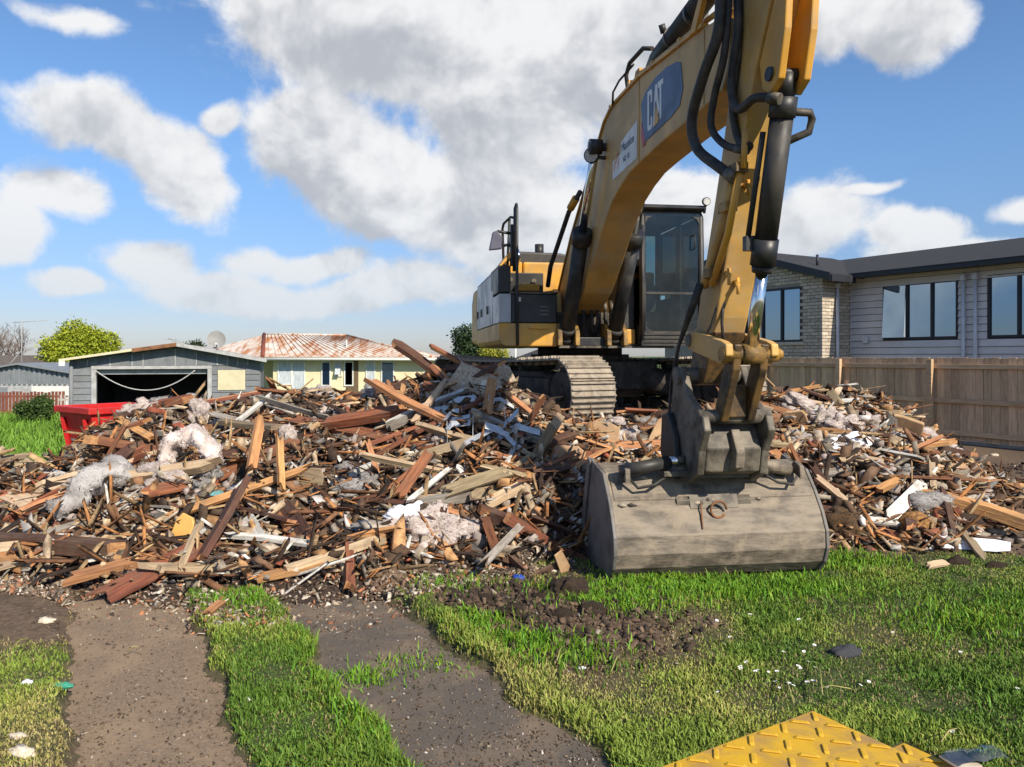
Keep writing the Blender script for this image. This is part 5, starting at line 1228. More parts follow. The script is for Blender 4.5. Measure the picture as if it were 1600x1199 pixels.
def lump_mesh(seed, mt, sub=4, amp=.34, f=1.6, fuzz=0):
    bm = bmesh.new(); bmesh.ops.create_icosphere(bm, subdivisions=sub, radius=1.0)
    from mathutils import noise as mn
    off = Vector((seed * 3.1, seed * 1.7, seed * .9))
    for v in bm.verts:
        p = v.co.copy(); k = mn.fractal(p * f + off, .9, 2.1, 5); k2 = mn.noise(p * 6 + off)
        v.co = p * (1 + amp * k + .05 * k2)
    if fuzz:
        fuzzy(bm, seed, fuzz, .05, .17, .009)
    me = bpy.data.meshes.new('lump'); bm.to_mesh(me); bm.free()
    me.polygons.foreach_set('use_smooth', [True] * len(me.polygons)); me.materials.append(mt); return me
LM = {k: [lump_mesh(s + 10 * j, M[k], 4, .55, 1.9, 0 if k == 'foam' else 1500) for s in range(5)] for j, k in enumerate(('batt', 'batt_grey', 'foam'))}
def lump(px, py, rx, rz, kind, label, group=None, lift=.05, name='insulation_batt', cat='insulation', ry=None, tilt=0., me=None, Y=None):
    c = hit(px, py, lift) if Y is None else at(px, py, Y); k = c.y / FPX
    o = bpy.data.objects.new(name, me or R3.choice(LM[kind])); COL.objects.link(o)
    o.location = c + Vector((0, rx * k * .35, 0)); o.scale = (rx * k, (ry or min(rx, rz) * 1.1) * k, rz * k)
    o.rotation_euler = (R3.uniform(-.3, .3), tilt, R3.uniform(-.3, .3)); tag(o, label, cat, group); return o
def batt(pts, w_, t_, mt, label, group=None, seed=0, side=None):           # a slab of wool swept along a bent line
    from mathutils import noise as mn
    P_ = [Vector(p) for p in pts]; Q = []
    for i in range(len(P_) - 1):
        p0, p1, p2, p3 = P_[max(i - 1, 0)], P_[i], P_[i + 1], P_[min(i + 2, len(P_) - 1)]
        for k in range(8): t = k / 8; Q.append(.5 * ((2 * p1) + (p2 - p0) * t + (2 * p0 - 5 * p1 + 4 * p2 - p3) * t * t + (3 * p1 - p0 - 3 * p2 + p3) * t ** 3))
    Q.append(P_[-1]); vs = []; fs = []; n = 20
    for i, p in enumerate(Q):
        t = (Q[min(i + 1, len(Q) - 1)] - Q[max(i - 1, 0)]).normalized(); s_ = (side or Vector((0, 1, 0))); s_ = (s_ - t * s_.dot(t)).normalized(); u = t.cross(s_)
        e = min(1, (.35 + 2.2 * min(i, len(Q) - 1 - i) / len(Q)) ** .6)
        for k in range(n):
            an = 2 * math.pi * k / n; cx_, sx_ = math.cos(an), math.sin(an)
            a = math.copysign(abs(cx_) ** .6, cx_) * w_ / 2 * e; b = math.copysign(abs(sx_) ** .6, sx_) * t_ / 2 * e
            v = p + s_ * a + u * b; dn_ = mn.fractal(v * 7 + Vector((seed, 0, 0)), .9, 2.1, 4); v = v + (s_ * a + u * b).normalized() * dn_ * .085
            vs.append(v)
    for i in range(len(Q) - 1):
        for k in range(n): fs.append((i * n + k, i * n + (k + 1) % n, (i + 1) * n + (k + 1) % n, (i + 1) * n + k))
    fs += [tuple(range(n))[::-1], tuple((len(Q) - 1) * n + k for k in range(n))]
    m_ = MB(); m_.add(vs, fs, True); o = m_.build('insulation_batt', mt); bm = bmesh.new(); bm.from_mesh(o.data); fuzzy(bm, seed, 2600, .012, .045, .0018); bm.to_mesh(o.data); bm.free(); return tag(o, label, 'insulation', group)
def S(px, py, lift=.1): return hit(px, py, lift)
b0y = S(265, 735, .1).y
batt([at(262, 738, b0y), at(268, 700, b0y + .08), at(290, 681, b0y + .15), at(318, 690, b0y + .12), at(336, 722, b0y + .02)], .30, .16, M['batt'], 'pinkish insulation batt arched over like a bridge on the left heap', seed=1)
b1y = S(110, 800, .1).y
batt([at(84, 806, b1y), at(118, 780, b1y + .1), at(152, 748, b1y + .25), at(180, 738, b1y + .4), at(195, 760, b1y + .4)], .36, .22, M['batt_grey'], 'big grey insulation batt sprawled over the far left slope', seed=2)
lump(672, 838, 66, 40, 'foam', 'largest white insulation clump at the foot of the heap', lift=.02, me=lump_mesh(77, M['batt'], 5, .5, 1.5, 3200), ry=40)
lump(640, 815, 34, 22, 'foam', 'smooth white roll on top of the largest insulation clump', lift=.1)
lump(1340, 697, 44, 17, 'foam', 'bright white foam sheet lying on the right slope', lift=.05)
lump(1262, 640, 36, 16, 'batt', 'pale rolled batt lying on the right hand crest', lift=.08, tilt=.5)
lump(1452, 803, 44, 26, 'batt_grey', 'greyish batt beside the rotten log on the right', lift=.05)
lump(80, 1, 1, 1, 'batt', 'x') if False else None
GI = 'clumps of insulation in the heap'; LI = 'small pinkish white insulation clump among the broken timber'
for (px, py, rx, rz) in ((250, 752, 40, 24), (240, 772, 26, 16), (322, 745, 20, 16), (315, 765, 16, 12), (555, 770, 34, 16), (575, 760, 16, 20), (540, 735, 20, 12), (225, 626, 22, 14), (250, 634, 26, 13), (200, 640, 18, 12),
                         (310, 650, 16, 22), (350, 668, 26, 14), (450, 690, 14, 22), (590, 605, 24, 18), (625, 600, 16, 14), (660, 630, 18, 12), (520, 625, 22, 8), (430, 625, 30, 8), (985, 650, 34, 16), (1050, 640, 34, 14), (960, 668, 20, 12), (980, 690, 26, 20),
                         (955, 712, 18, 14), (1010, 668, 18, 12), (1290, 660, 26, 18), (1320, 672, 30, 18), (1420, 745, 22, 16), (1440, 690, 26, 14), (1480, 710, 24, 12), (1540, 785, 24, 10), (1250, 690, 20, 12), (1380, 735, 18, 10), (160, 690, 22, 14), (120, 760, 20, 10),
                         (500, 610, 20, 9), (690, 690, 20, 12), (560, 830, 18, 8), (340, 790, 10, 10), (900, 665, 16, 10), (1300, 700, 26, 12), (1400, 690, 20, 12), (1360, 660, 18, 12)):
    kd = R3.choice(['batt', 'batt', 'batt_grey']); lump(px, py, rx, rz, kd, ('flat ' if rx > 1.9 * rz else 'upright ' if rz > 1.15 * rx else 'lumpy ') + LI.replace('pinkish white', 'pinkish white' if kd == 'batt' else 'grey'), GI, lift=R3.uniform(.02, .07))
# concrete slab pieces near the digger
M['slab'] = mat('speckled_render', (.50, .41, .30), (.28, .21, .15), 34, .95, .5, dirt=(.2, .14, .1), dirt_amt=.5)
def chunk(px, py, rx, rz, mt, label, name, cat, seed, group=None, thick=.25, lift=.1, tilt=0, rx_=0.5, jag=.2):
    c = hit(px, py, lift); k = c.y / FPX; r_ = random.Random(seed); n = 8
    poly = [((1 + r_.uniform(-jag, jag)) * rx * k * math.copysign(abs(math.cos(a)) ** .55, math.cos(a)), (1 + r_.uniform(-jag, jag)) * rz * k * math.copysign(abs(math.sin(a)) ** .55, math.sin(a))) for a in [2 * math.pi * (i + .5) / n for i in range(n)]]
    o = MB().prism(poly, -thick * rz * k, thick * rz * k).build(name, mt, None, .012, 2); o.location = c; o.rotation_euler = (rx_, tilt, r_.uniform(-.4, .4)); return tag(o, label, cat, group)
chunk(742, 605, 46, 30, M['slab'], 'large speckled render slab resting below the left crawler track', 'concrete_slab', 'slab', 3, tilt=.5, rx_=-.5)
chunk(780, 592, 26, 22, M['slab'], 'smaller rounded render slab behind the large speckled one', 'concrete_slab', 'slab', 4, tilt=-.4, rx_=-.3)
M['board'] = mat('fibreboard', (.46, .30, .17), (.34, .21, .12), 6, .9, .2, rand=.2, dirt=(.2, .15, .1), dirt_amt=.4)
M['plaster'] = mat('plasterboard', (.62, .55, .44), (.48, .40, .30), 5, .9, .2, rand=.15, dirt=(.25, .18, .12), dirt_amt=.5)
chunk(940, 690, 26, 32, M['board'], 'tan fibreboard piece standing up behind the bucket edge', 'board_fragment', 'board', 6, thick=.05, rx_=-.35)
chunk(1045, 690, 40, 34, M['board'], 'torn brown board leaning beside the quick hitch', 'board_fragment', 'board', 7, thick=.04, rx_=-.4, tilt=.6)
chunk(880, 720, 40, 24, M['board'], 'dark edged board panel left of the bucket', 'board_fragment', 'board', 8, thick=.06, rx_=-.3, tilt=.1)
chunk(486, 755, 20, 22, WD['olive'], 'square olive board piece facing out of the heap', 'board_fragment', 'board', 9, thick=.08, rx_=-.3, tilt=.15)
chunk(284, 835, 16, 30, mat('yellow_plastic', (.62, .36, .10), (.55, .30, .08), 4, .5), 'yellow half disc standing on edge in the front left', 'yellow_panel', 'panel', 10, thick=.12, rx_=-.3, tilt=.25, jag=.1)
chunk(1515, 850, 60, 16, M['foam'], 'large white sheet lying flat by the grass on the right', 'white_sheet', 'sheet', 12, thick=.06, rx_=-1.1, lift=.05, jag=.12)
chunk(1240, 655, 20, 12, M['board'], 'small tan slab on the right hand crest near the fence', 'board_fragment', 'board', 13, thick=.2)
chunk(1415, 670, 26, 20, M['board'], 'broken tan slab on the crest at the fence side', 'board_fragment', 'board', 14, thick=.2, tilt=.5)
GF = 'torn board pieces in the heap'
for i in range(46):
    X, Y = pile_pt(R3, .02, 1.0); px = 800 + FPX * X / Y; zz = float(surf(X, Y)); py = HOR + FPX * (HC - zz) / Y
    chunk(px, py, R3.uniform(8, 20), R3.uniform(6, 14), R3.choice([M['board'], M['plaster'], M['plaster'], WD['olive'], M['board']]), 'torn flat board scrap lying among the broken timber', 'board_scrap', 'board scrap', 50 + i, GF, thick=R3.uniform(.05, .12), lift=R3.uniform(.02, .1), tilt=R3.uniform(-.5, .5), rx_=R3.uniform(-1.3, -.5), jag=.3)
# white metal flashing strips twisted together in mid heap
M['flash'] = mat('white_flashing', (.58, .60, .62), (.40, .42, .45), 6, .4, .1, .3, rand=.1)
for i in range(16):
    px, py = R3.uniform(690, 800), R3.uniform(630, 700); a = hit(px, py, .12); L = R3.uniform(.25, .7); th = R3.gauss(.75, .5)
    d = Vector((math.cos(th), R3.uniform(-.2, .3), math.sin(th) * .8)); m_ = MB(); pts = [a + d * L * (t - .5) + Vector((0, 0, .10 * math.sin(t * 3) * R3.uniform(-1, 1))) for t in (0, .33, .66, 1)]
    w_ = R3.uniform(.012, .03); vs = []
    for p in pts: vs += [p + Vector((0, -w_, -w_)), p + Vector((0, w_, w_)), p + Vector((.004, w_, w_ - .006)), p + Vector((.004, -w_, -w_ - .006))]
    fs = [(4 * s_ + k, 4 * s_ + (k + 1) % 4, 4 * s_ + 4 + (k + 1) % 4, 4 * s_ + 4 + k) for s_ in range(3) for k in range(4)] + [(3, 2, 1, 0), (12, 13, 14, 15)]
    m_.add(vs, fs); tag(m_.build('flashing_strip', M['flash']), 'twisted white metal flashing strip below the speckled slabs', 'flashing', 'white flashing strips in the heap')
# rotten log and root ball right of the bucket
lg_ = lump(1432, 826, 30, 24, 'batt', 'short rotten orange log end beside the white sheet', name='rotten_log', cat='log', me=lump_mesh(91, mat('rotten_wood', (.34, .17, .05), (.12, .06, .03), 5, .95, .8), 3, .25), lift=.03)
M['clod'] = mat('earth_clod', (.075, .048, .030), (.040, .027, .018), 12, .98, 1.0, bscale=30)
rb = lump(1325, 835, 34, 34, 'batt', 'earthy root ball right beside the bucket', name='root_ball', cat='root ball', me=lump_mesh(92, mat('root_earth', (.15, .085, .04), (.06, .04, .025), 9, .98, 1.0, bscale=26), 4, .35, 2.4), lift=.02)
lump(890, 935, 34, 26, 'batt', 'large dark clod of earth left of the bucket', name='earth_clod', cat='clod', me=lump_mesh(93, M['clod'], 4, .35, 2.6), lift=.0)
for i, (px, py, r_) in enumerate(((850, 985, 14), (905, 1000, 12), (800, 960, 16), (760, 940, 14), (930, 960, 18), (700, 930, 12), (850, 940, 16), (985, 900, 22), (960, 935, 14), (820, 1015, 12), (880, 970, 14), (740, 975, 9), (1350, 880, 14), (1420, 880, 12), (1500, 885, 16), (1560, 890, 14))):
    lump(px, py, r_ * 1.2, r_ * .8, 'batt', 'small dark earth clod on the churned ground', 'earth clods on the churned ground', name='earth_clod', cat='clod', me=lump_mesh(100 + i % 4, M['clod'], 3, .4, 2.4), lift=-.01)
# bent brown steel box by the clod
M['brownsteel'] = mat('brown_bent_steel', (.085, .05, .035), (.15, .09, .06), 6, .7, .3)
bsx = thing('bent_steel_box', 'bent brown steel box end poking from the heap foot', 'steel box', tuple(hit(862, 905, -.05)), .5)
bsx.rotation_euler = (.35, -.45, .5); bsx.scale = (.8, .8, .8)
MB().prism([(-.22, -.05), (.22, -.12), (.24, .10), (.05, .16), (-.22, .22)], -.01, .01).build('front_plate', M['brownsteel'], bsx, .004)
MB().prism([(-.02, -.1), (.40, -.08), (.36, .22), (.02, .2)], .0, .015, 'x').build('side_plate', M['brownsteel'], bsx, .004, M=Matrix.Translation((-.22, .012, .02)))
MB().prism([(.02, -.05), (.14, -.10), (.17, .22), (.08, .24)], .06, .075).build('torn_flap', M['board'], bsx, .004, M=Matrix.Translation((.05, -.12, .05)) @ Matrix.Rotation(-.3, 4, 'Y'))

# ------------------------------------------------------------------ countless small debris
rg2 = np.random.default_rng(5)
def debris(name, label, n, pts, smin, smax, palette, elong, mt, seed, sink=.3):
    r_ = np.random.default_rng(seed)
    base = np.array([(x, y, z) for z in (-.5, .5) for y in (-.5, .5) for x in (-.5, .5)]); F0 = np.array([(0, 2, 3, 1), (4, 5, 7, 6), (0, 1, 5, 4), (2, 6, 7, 3), (0, 4, 6, 2), (1, 3, 7, 5)])
    s = np.exp(r_.uniform(np.log(smin), np.log(smax), n)); dims = np.stack([s * r_.uniform(1, elong, n), s * r_.uniform(.35, 1, n), s * r_.uniform(.10, .45, n)], 1)
    V = base[None] * dims[:, None] * (1 + r_.uniform(-.35, .35, (n, 8, 3)))
    q_ = r_.normal(size=(n, 4)); q_[:, 1:3] *= (.22 if elong > 8 else .5); q_ /= np.linalg.norm(q_, axis=1)[:, None]; w_, x, y, z = q_.T
    Rm = np.stack([1 - 2 * (y * y + z * z), 2 * (x * y - z * w_), 2 * (x * z + y * w_), 2 * (x * y + z * w_), 1 - 2 * (x * x + z * z), 2 * (y * z - x * w_), 2 * (x * z - y * w_), 2 * (y * z + x * w_), 1 - 2 * (x * x + y * y)], -1).reshape(n, 3, 3)
    V = np.einsum('nij,nkj->nki', Rm, V); V += pts[:, None]; V[:, :, 2] += (s * (.5 - sink) * .5)[:, None]
    pal = np.array([p[:3] for p in palette]); pw = np.array([p[3] for p in palette]); pw = pw / pw.sum()
    c = pal[r_.choice(len(pal), n, p=pw)] * r_.uniform(.6, 1.3, n)[:, None]
    F = (F0[None] + (np.arange(n) * 8)[:, None, None]).reshape(-1, 4)
    o = npmesh(name, V.reshape(-1, 3), F, mt, col=np.clip(np.repeat(c, 8, 0), 0, .9)); tag(o, label, 'debris', kind='stuff'); return o
M['bits'] = mat('mixed_debris', (1, 1, 1), (.55, .52, .5), 14, .9, .3, attr='tint')
PAL = [(.07, .045, .03, 4), (.15, .09, .055, 4), (.26, .135, .07, 3), (.46, .26, .12, 3), (.48, .37, .25, 5), (.40, .34, .27, 4), (.25, .21, .16, 3), (.55, .48, .40, 2.2), (.68, .64, .60, 1.2), (.16, .15, .14, 2), (.30, .09, .05, .8)]
def heap_pts(n, lo, hi, r_, up=.03, pl=-150, ph=1640):
    px = r_.uniform(pl, ph, n); t = r_.uniform(lo, hi, n); f = np.interp(px, PT[:, 0], PT[:, 1]); c = np.interp(px, PT[:, 0], PT[:, 2]); Y = f + (c - f) * t; X = (px - 800) / FPX * Y
    return np.stack([X, Y, surf(X, Y) + r_.uniform(0, up, n)], 1)
debris('rubble_scraps', 'mixed splinters and scraps covering the whole heap', 8000, heap_pts(8000, .02, 1.25, rg2, .07), .02, .13, PAL, 3.2, M['bits'], 6)
debris('timber_splinters', 'countless thin timber splinters strewn over the heap', 5200, heap_pts(5200, .0, 1.15, rg2, .12), .02, .05, [(.05, .03, .02, 3), (.15, .07, .035, 4), (.42, .19, .07, 3.5), (.40, .27, .14, 3), (.6, .57, .52, 1)], 14, M['bits'], 7, .0)
fp = heap_pts(9000, -.16, .16, rg2, .01, -60, 900); debris('gravel_scraps', 'fine gravel and chips spilled along the heap foot', 9000, fp, .008, .04, [(.35, .28, .20, 4), (.20, .13, .09, 3), (.55, .48, .40, 3), (.42, .18, .09, 2), (.1, .07, .05, 3)], 1.8, M['bits'], 8, .2)
n = 17000; px = rg2.uniform(40, 1000, n); py = rg2.uniform(895, 1199, n); Y = 2040 / (py - 556); X = (px - 800) / FPX * Y
kp = (lawn(X, Y) < .35) & (rg2.random(n) < .75); X, Y = X[kp], Y[kp]; zz = np.maximum(gz(X, Y), np.where(strip_mask(X, Y) > .3, -.040, -1))
debris('soil_crumbs', 'crumbs of soil and grit on the bare ground', len(X), np.stack([X, Y, zz], 1),   .002, .014, [(.11, .08, .055, 6), (.2, .145, .1, 4), (.32, .28, .22, 1.3), (.55, .5, .45, .4)], 1.6, M['bits'], 9, .2)
n = 2600; px = rg2.uniform(1280, 1640, n); Y = rg2.uniform(6.5, 12, n); X = (px - 800) / FPX * Y; kp = pile(X, Y) < gz(X, Y); X, Y = X[kp], Y[kp]
debris('yard_crumbs', 'crumbs of earth on the bare ground before the fence', len(X), np.stack([X, Y, gz(X, Y)], 1), .01, .06, [(.06, .04, .03, 6), (.12, .08, .055, 4), (.3, .25, .2, 1)], 1.6, M['bits'], 10, .2)

# fluff torn from the batts, caught everywhere in the heap
PHI_ = (1 + 5 ** .5) / 2
ICO = np.array([(-1, PHI_, 0), (1, PHI_, 0), (-1, -PHI_, 0), (1, -PHI_, 0), (0, -1, PHI_), (0, 1, PHI_), (0, -1, -PHI_), (0, 1, -PHI_), (PHI_, 0, -1), (PHI_, 0, 1), (-PHI_, 0, -1), (-PHI_, 0, 1)]) / 1.9
ICF = np.array([(0, 11, 5), (0, 5, 1), (0, 1, 7), (0, 7, 10), (0, 10, 11), (1, 5, 9), (5, 11, 4), (11, 10, 2), (10, 7, 6), (7, 1, 8), (3, 9, 4), (3, 4, 2), (3, 2, 6), (3, 6, 8), (3, 8, 9), (4, 9, 5), (2, 4, 11), (6, 2, 10), (8, 6, 7), (9, 8, 1)])
n = 1700; fp = heap_pts(n, .05, 1.1, rg2, .05); cl_ = heap_pts(110, .05, 1.05, rg2, .04); k_ = rg2.integers(0, 110, n); near_ = rg2.random(n) < .7
fp[near_, :2] = cl_[k_[near_], :2] + rg2.normal(0, .12, (near_.sum(), 2)); fp[:, 2] = surf(fp[:, 0], fp[:, 1]) + rg2.uniform(-.01, .06, n)
sz = rg2.uniform(.012, .055, n)[:, None, None]; FV = ICO[None] * sz * rg2.uniform(.5, 1.5, (n, 12, 3)) * rg2.uniform(.6, 1.5, (n, 1, 3)) + fp[:, None]
fc = np.array([.52, .44, .40]) * rg2.uniform(.4, 1.1, (n, 1)); fo = npmesh('insulation_fluff', FV.reshape(-1, 3), (ICF[None] + (np.arange(n) * 12)[:, None, None]).reshape(-1, 3), M['bits'], col=np.clip(np.repeat(fc, 12, 0), 0, .8), smooth=True)
tag(fo, 'tufts of torn insulation fluff caught all over the heap', 'insulation', kind='stuff')

# ================================================================== grass
M['grass'] = mat('grass_blade', (1, 1, 1), None, 3, .6, attr='tint', spec=.25)
def off_plates(X, Y):
    ok = np.ones(len(X), bool)
    for (cx_, cy_, na, nb) in ((1.40, 3.575, 1.25, .95), (1.69, 3.315, .9, .8)):
        u = (X - cx_) * .52 - (Y - cy_) * .854; v = -(X - cx_) * .854 - (Y - cy_) * .52
        ok &= ~((u > -.005) & (u < nb + .01) & (v > -.005) & (v < na + .01))
    return ok
def blades(name, label, X, Y, H, col, r_, width=.0035):
    ok = off_plates(X, Y); X, Y, H, col = X[ok], Y[ok], H[ok], col[ok]
    n = len(X); Z = gz(X, Y) - .005
    a = r_.uniform(0, 2 * np.pi, n); lean = r_.uniform(.1, .9, n) * H; la = a + r_.normal(0, .8, n)
    w_ = width * r_.uniform(.7, 1.4, n); dx, dy = np.cos(a + np.pi / 2) * w_, np.sin(a + np.pi / 2) * w_
    lx, ly = np.cos(la), np.sin(la); P0 = np.stack([X, Y, Z], 1); D_ = np.stack([dx, dy, 0 * dx], 1)
    P1 = P0 + np.stack([lx * lean * .35, ly * lean * .35, H * .62], 1); P2 = P0 + np.stack([lx * lean, ly * lean, H * (1 - .3 * (lean / H) ** 2)], 1)
    V = np.stack([P0 - D_, P0 + D_, P1 + D_ * .75, P1 - D_ * .75, P2], 1).reshape(-1, 3); i = np.arange(n) * 5
    T = np.concatenate([np.stack([i, i + 1, i + 2], 1), np.stack([i, i + 2, i + 3], 1), np.stack([i + 3, i + 2, i + 4], 1)])
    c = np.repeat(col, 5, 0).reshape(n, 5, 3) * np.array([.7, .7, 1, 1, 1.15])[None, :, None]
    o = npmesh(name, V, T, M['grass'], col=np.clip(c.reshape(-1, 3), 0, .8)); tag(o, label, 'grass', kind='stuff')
rg3 = np.random.default_rng(21)
n = 330000; py = 556 + 2040 / rg3.uniform(2.95, 7.2, n); Y = 2040 / (py - 556); px = rg3.uniform(-60, 1680, n); X = (px - 800) / FPX * Y
lwv = lawn(X, Y); tuft = fbm(X * 3.2, Y * 3.2, 44, 3) + .5; keep = (rg3.random(n) < np.clip(lwv * 1.35 - .12, 0, 1) * (.35 + .9 * tuft)) & (strip_mask(X, Y) < .45) & (pile(X, Y) < gz(X, Y) + .03)
keep &= ~((X > .9) & (Y < 3.7) & (np.abs((X - 1.37) * .52 + (Y - 3.62) * -.854) < 0))
X, Y, lwv, tuft = X[keep], Y[keep], lwv[keep], tuft[keep]; n = len(X)
dry = np.clip(.66 - lwv * .50 + fbm(X * 1.5, Y * 1.5, 46, 4) * 2.3 + rg3.normal(0, .16, n), 0, 1)[:, None]
dry = np.clip(dry + .30 * np.exp(-(((X - .5) / .7) ** 2 + ((Y - 3.6) / .8) ** 2))[:, None] - .34 * sst(X, .9, 1.7)[:, None] + .25 * sst(-off1(X, Y), .2, .5)[:, None], 0, 1)
cg = np.array([.12, .225, .028]) * (1 - rg3.random((n, 1)) * .45) ; cy = np.array([.36, .31, .11]) * (.7 + .6 * rg3.random((n, 1))); yg = np.array([.25, .32, .05]) * (.7 + .5 * rg3.random((n, 1)))
col = np.where(dry < .4, cg + (yg - cg) * (dry / .4), yg + (cy - yg) * ((dry - .4) / .6))
H = (.008 + .062 * np.clip(tuft, 0, 1) ** 2 * lwv) * rg3.uniform(.6, 1.5, n); edge2 = np.exp(-((np.abs(off2(X, Y)) - W2 - .08) / .07) ** 2); H *= 1 + .7 * edge2
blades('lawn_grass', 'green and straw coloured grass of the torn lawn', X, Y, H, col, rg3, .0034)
# flattened dead straw between the living blades and over the churned earth
n = 110000; Y = rg3.uniform(2.95, 7.0, n); px = rg3.uniform(-60, 1680, n); X = (px - 800) / FPX * Y
lv2 = lawn(X, Y); kp = (lv2 > .08) & (rg3.random(n) < .32 + .6 * (1 - lv2)) & (strip_mask(X, Y) < .6) & (pile(X, Y) < gz(X, Y) + .03); X, Y = X[kp], Y[kp]; n = len(X)
blades('dead_straw', 'flattened dead straw lying between the grass and the churned earth', X, Y, rg3.uniform(.008, .03, n), np.array([.30, .24, .11]) * rg3.uniform(.4, 1.3, (n, 1)), rg3, .003)
n = 5200; X = rg3.normal(.05, .62, n); Y = rg3.normal(5.1, .45, n); kp = (strip_mask(X, Y) < .4) & (lawn(X, Y) < .5) & (pile(X, Y) < gz(X, Y) + .05); X, Y = X[kp], Y[kp]
debris('soil_clods', 'loose crumbly clods of the churned earth patch', len(X), np.stack([X, Y, gz(X, Y)], 1), .008, .055, [(.09, .06, .04, 6), (.15, .10, .065, 4), (.055, .038, .027, 4), (.35, .3, .24, .4)], 1.5, M['bits'], 14, .35)
# taller lush clumps beside the bucket and along the drive
cl = [(1.0, 5.55, .30, 2600), (.75, 5.25, .22, 1500), (1.5, 5.5, .28, 1800), (2.1, 5.6, .25, 1200), (2.78, 6.2, .22, 1300), (3.6, 4.3, .35, 2200), (3.2, 3.6, .35, 1800), (-.95, 4.35, .12, 1400), (-.75, 4.0, .12, 1400), (-.60, 3.7, .12, 1400), (-.45, 3.4, .12, 1400), (-1.1, 4.7, .12, 1000), (3.9, 5.2, .3, 1500), (2.9, 4.9, .3, 1200), (-1.75, 5.3, .16, 900), (.05, 4.5, .12, 700), (-.2, 4.75, .12, 500), (.45, 5.5, .15, 500), (-.4, 5.55, .2, 400), (.3, 4.3, .2, 700)]
Xs = np.concatenate([rg3.normal(c[0], c[2], c[3]) for c in cl]); Ys = np.concatenate([rg3.normal(c[1], c[2] * .7, c[3]) for c in cl]); Xs = np.concatenate([Xs, rg3.normal(-.78, .09, 420), rg3.normal(-.52, .16, 280)]); Ys = np.concatenate([Ys, rg3.normal(4.14, .06, 420), rg3.normal(4.30, .09, 280)]); kp = ((strip_mask(Xs, Ys) < .4) | (np.arange(len(Xs)) >= len(Xs) - 700)) & (pile(Xs, Ys) < gz(Xs, Ys) + .04); Xs, Ys = Xs[kp], Ys[kp]; n = len(Xs)
col = np.array([.085, .215, .016]) * rg3.uniform(.6, 1.5, (n, 1)) + np.array([.10, .06, .0]) * rg3.random((n, 1)) ** 2
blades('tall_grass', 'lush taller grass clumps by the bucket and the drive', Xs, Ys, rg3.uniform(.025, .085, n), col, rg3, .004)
n = 26000; Y = rg3.uniform(13, 34, n); px = rg3.uniform(-80, 330, n); X = (px - 800) / FPX * Y
blades('far_grass', 'long bright grass before the red picket fence', X, Y, rg3.uniform(.08, .32, n) * (.4 + sst(Y, 15, 24)), np.array([.13, .25, .03]) * rg3.uniform(.6, 1.4, (n, 1)), rg3, .018)

# ================================================================== foreground things
M['yplate'] = mat('yellow_plate_paint', (.62, .37, .02), (.52, .30, .025), 5, .5, .1, dirt=(.28, .18, .09), dirt_amt=.85, dirt_scale=5)
def tread_plate(label, corner, na, nb, zz):
    a = Vector((-.854, -.52, 0)); b = Vector((.52, -.854, 0)); rt = thing('tread_plate', label, 'steel plate', (corner[0], corner[1], 0)); rt.location.z = zz
    Mx = Matrix((a, b, Vector((0, 0, -1)))).transposed().to_4x4(); Mx = Matrix.Rotation(math.atan2(-.854, .52), 4, 'Z')      # local x = b, local y = -a
    MB().box(0, nb, -na, 0, -.035, 0).build('plate', M['yplate'], rt, .006, 2, M=Mx)
    l0 = MB(); l0.prism([(-.045, 0), (-.03, .008), (.03, .008), (.045, 0)], -.011, .011); src = l0.build('tread_lug', M['yplate'], rt, .004, 2); fst = True
    i = 0; u = .05
    while u < nb - .03:
        v = .05; j = 0
        while v < na - .03:
            ml = Mx @ Matrix.Translation((u, -v, .001)) @ Matrix.Rotation(R(45 if (i + j) % 2 else -45), 4, 'Z')
            if fst: src.matrix_local = ml; fst = False
            else: dup(src, rt, ml)
            v += .105; j += 1
        u += .105; i += 1
tread_plate('yellow steel tread plate lying on the grass, larger of the two', (1.40, 3.575), 1.25, .95, .05)
tread_plate('yellow steel tread plate partly under the larger one', (1.69, 3.315), .9, .8, .032)
def bit(name, label, cat, px, py, rx, rz, mt, seed, group=None, sub=3, amp=.4): return lump(px, py, rx, rz, 'foam', label, group, lift=0.0, name=name, cat=cat, me=lump_mesh(seed, mt, sub, amp, 2.0))
M['rock'] = mat('dark_rock', (.035, .038, .045), (.07, .07, .078), 10, .8, .6)
bit('dark_rock', 'dark grey lump of stone lying in the green grass', 'rock', 1325, 1028, 26, 14, M['rock'], 201)
M['tarp'] = mat('green_plastic', (.05, .30, .20), (.03, .2, .14), 6, .4)
bit('plastic_scrap', 'crumpled green plastic scrap on the left dirt', 'plastic', 95, 1076, 16, 6, M['tarp'], 202)
bit('plastic_scrap', 'blue plastic scrap beside the bent steel box', 'plastic', 810, 905, 10, 6, mat('blue_plastic', (.03, .08, .4), (.02, .05, .3), 5, .4), 203)
bit('plastic_scrap', 'blue green plastic bottle half buried in the left heap', 'plastic', 338, 782, 14, 14, mat('teal_plastic', (.18, .38, .38), (.10, .25, .25), 5, .3), 204)
GWs = 'white scraps on the ground'
for i, (px, py, r_) in enumerate(((40, 1070, 10), (25, 1155, 14), (30, 1185, 22), (388, 1096, 7), (130, 1012, 7), (1555, 713, 7), (910, 1046, 7), (70, 975, 12), (1005, 905, 7), (540, 905, 12), (480, 940, 10))):
    bit('white_scrap', 'small crumpled white scrap lying on the ground', 'scrap', px, py, r_, r_ * .55, M['plaster'] if i % 3 else M['foam'], 210 + i % 4, GWs)
A, B = hit(318, 965, .03), hit(352, 938, .03); plank((A + B) / 2, B - A, .26, .05, .025, 'orange', .4, 'orange timber chip lying on the grass between the drive strips', seed=77)
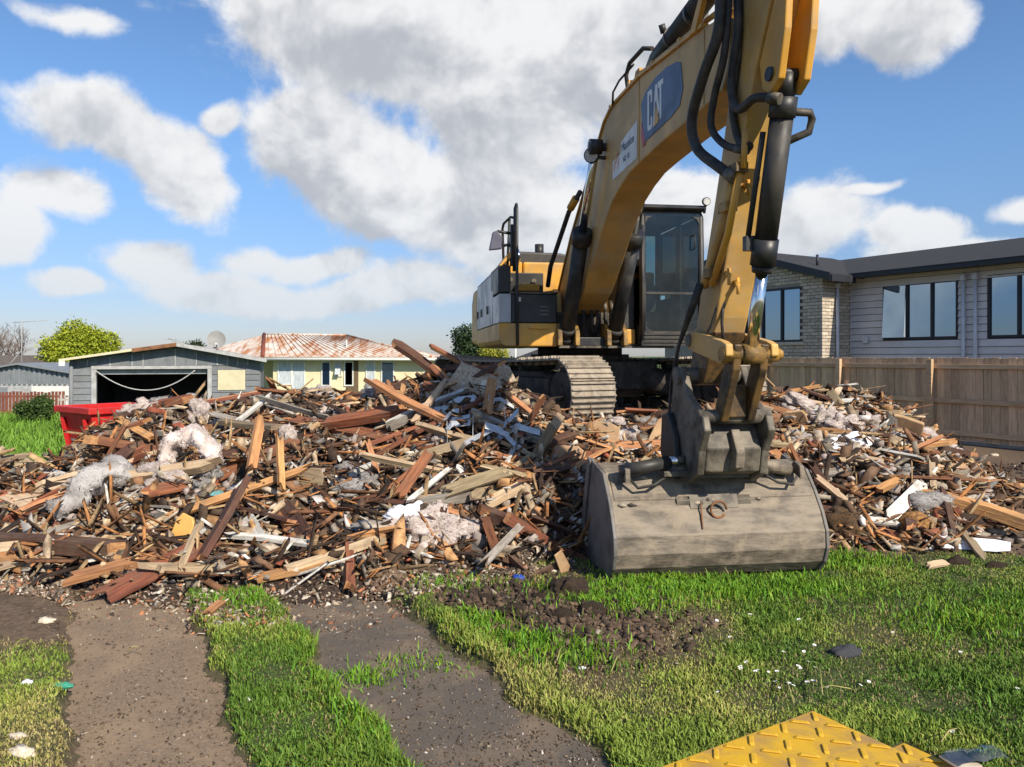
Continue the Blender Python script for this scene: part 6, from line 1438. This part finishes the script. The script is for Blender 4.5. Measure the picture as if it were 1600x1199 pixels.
A, B = hit(1440, 887, .03), hit(1485, 880, .03); plank((A + B) / 2, B - A, .3, .06, .02, 'tan', .4, 'pale wood chip lying in the grass before the white sheet', seed=78)
M['film'] = glass_mat('clear_film', (.75, .8, .85), .10, .35)
pc = thing('plastic_pouch', 'crumpled clear plastic pouch lying in the grass by the tread plate', 'plastic pouch', tuple(hit(1522, 1186, .05)), .25)
m_ = MB(); vs = []; fs = []
for i in range(7):
    for j in range(5): vs.append((-.12 + .04 * i, -.05 + .025 * j, .02 * rnd.random()))
for i in range(6):
    for j in range(4): fs.append((i * 5 + j, i * 5 + 5 + j, i * 5 + 6 + j, i * 5 + 1 + j))
m_.add(vs, fs, True); m_.build('film', M['film'], pc); MB().box(-.125, -.02, -.06, .05, -.012, -.004).build('card', M['plaster'], pc)
# daisies and straw stalks
M['petal'] = mat('petal', (.82, .80, .80), None, 4, .7); M['stalk'] = mat('stalk', (.35, .30, .12), (.2, .22, .05), 6, .8)
dm = MB(); dm.tube([(0, 0, 0), (.004, 0, .07)], .0015, 5); dm.cur = 1
for k in range(9):
    a = 2 * math.pi * k / 9; c, s_ = math.cos(a), math.sin(a); dm.add([(.004 + c * .003, s_ * .003, .07), (.004 + c * .011 - s_ * .004, s_ * .011 + c * .004, .074), (.004 + c * .016, s_ * .016, .072), (.004 + c * .011 + s_ * .004, s_ * .011 - c * .004, .074)], [(0, 1, 2, 3)])
dsrc = dm.build('daisy', [M['stalk'], M['petal']]); tag(dsrc, 'small white daisy growing in the green grass', 'daisy', 'daisies in the lawn'); fst = True
for i in range(52):
    if i < 34: px, py = R3.gauss(1235, 42), R3.gauss(1075, 30)
    else: px, py = R3.uniform(1060, 1590), R3.uniform(960, 1180)
    Y = 2040 / (py - 556); X = (px - 800) / FPX * Y
    if Y < 3.75 and 0.6 < X < 1.9: continue
    o = dsrc if fst else dup(dsrc); fst = False
    o.location = (X, Y, float(gz(X, Y)) - .005); o.rotation_euler = (R3.uniform(-.4, .4), R3.uniform(-.4, .4), R3.uniform(0, 6)); s_ = R3.uniform(.5, .9); o.scale = (s_, s_, s_)
for i, (xa, ya, xb, yb) in enumerate(((1268, 1080, 1330, 1078), (1280, 1042, 1285, 1085), (1225, 1060, 1240, 1100), (1470, 1160, 1495, 1140), (955, 1050, 970, 1025), (870, 1035, 880, 1010), (200, 1020, 216, 1012), (20, 1012, 45, 1000), (1090, 870, 1105, 895), (1120, 872, 1138, 897))):
    A, B = hit(xa, ya, .05), hit(xb, yb, .07); m_ = MB(); m_.tube([A, (A + B) / 2 + Vector((0, 0, .02)), B], .003, 5); tag(m_.build('dry_stalk', M['stalk']), 'dry straw stalk lying across the grass', 'stalk', 'dry stalks in the lawn')
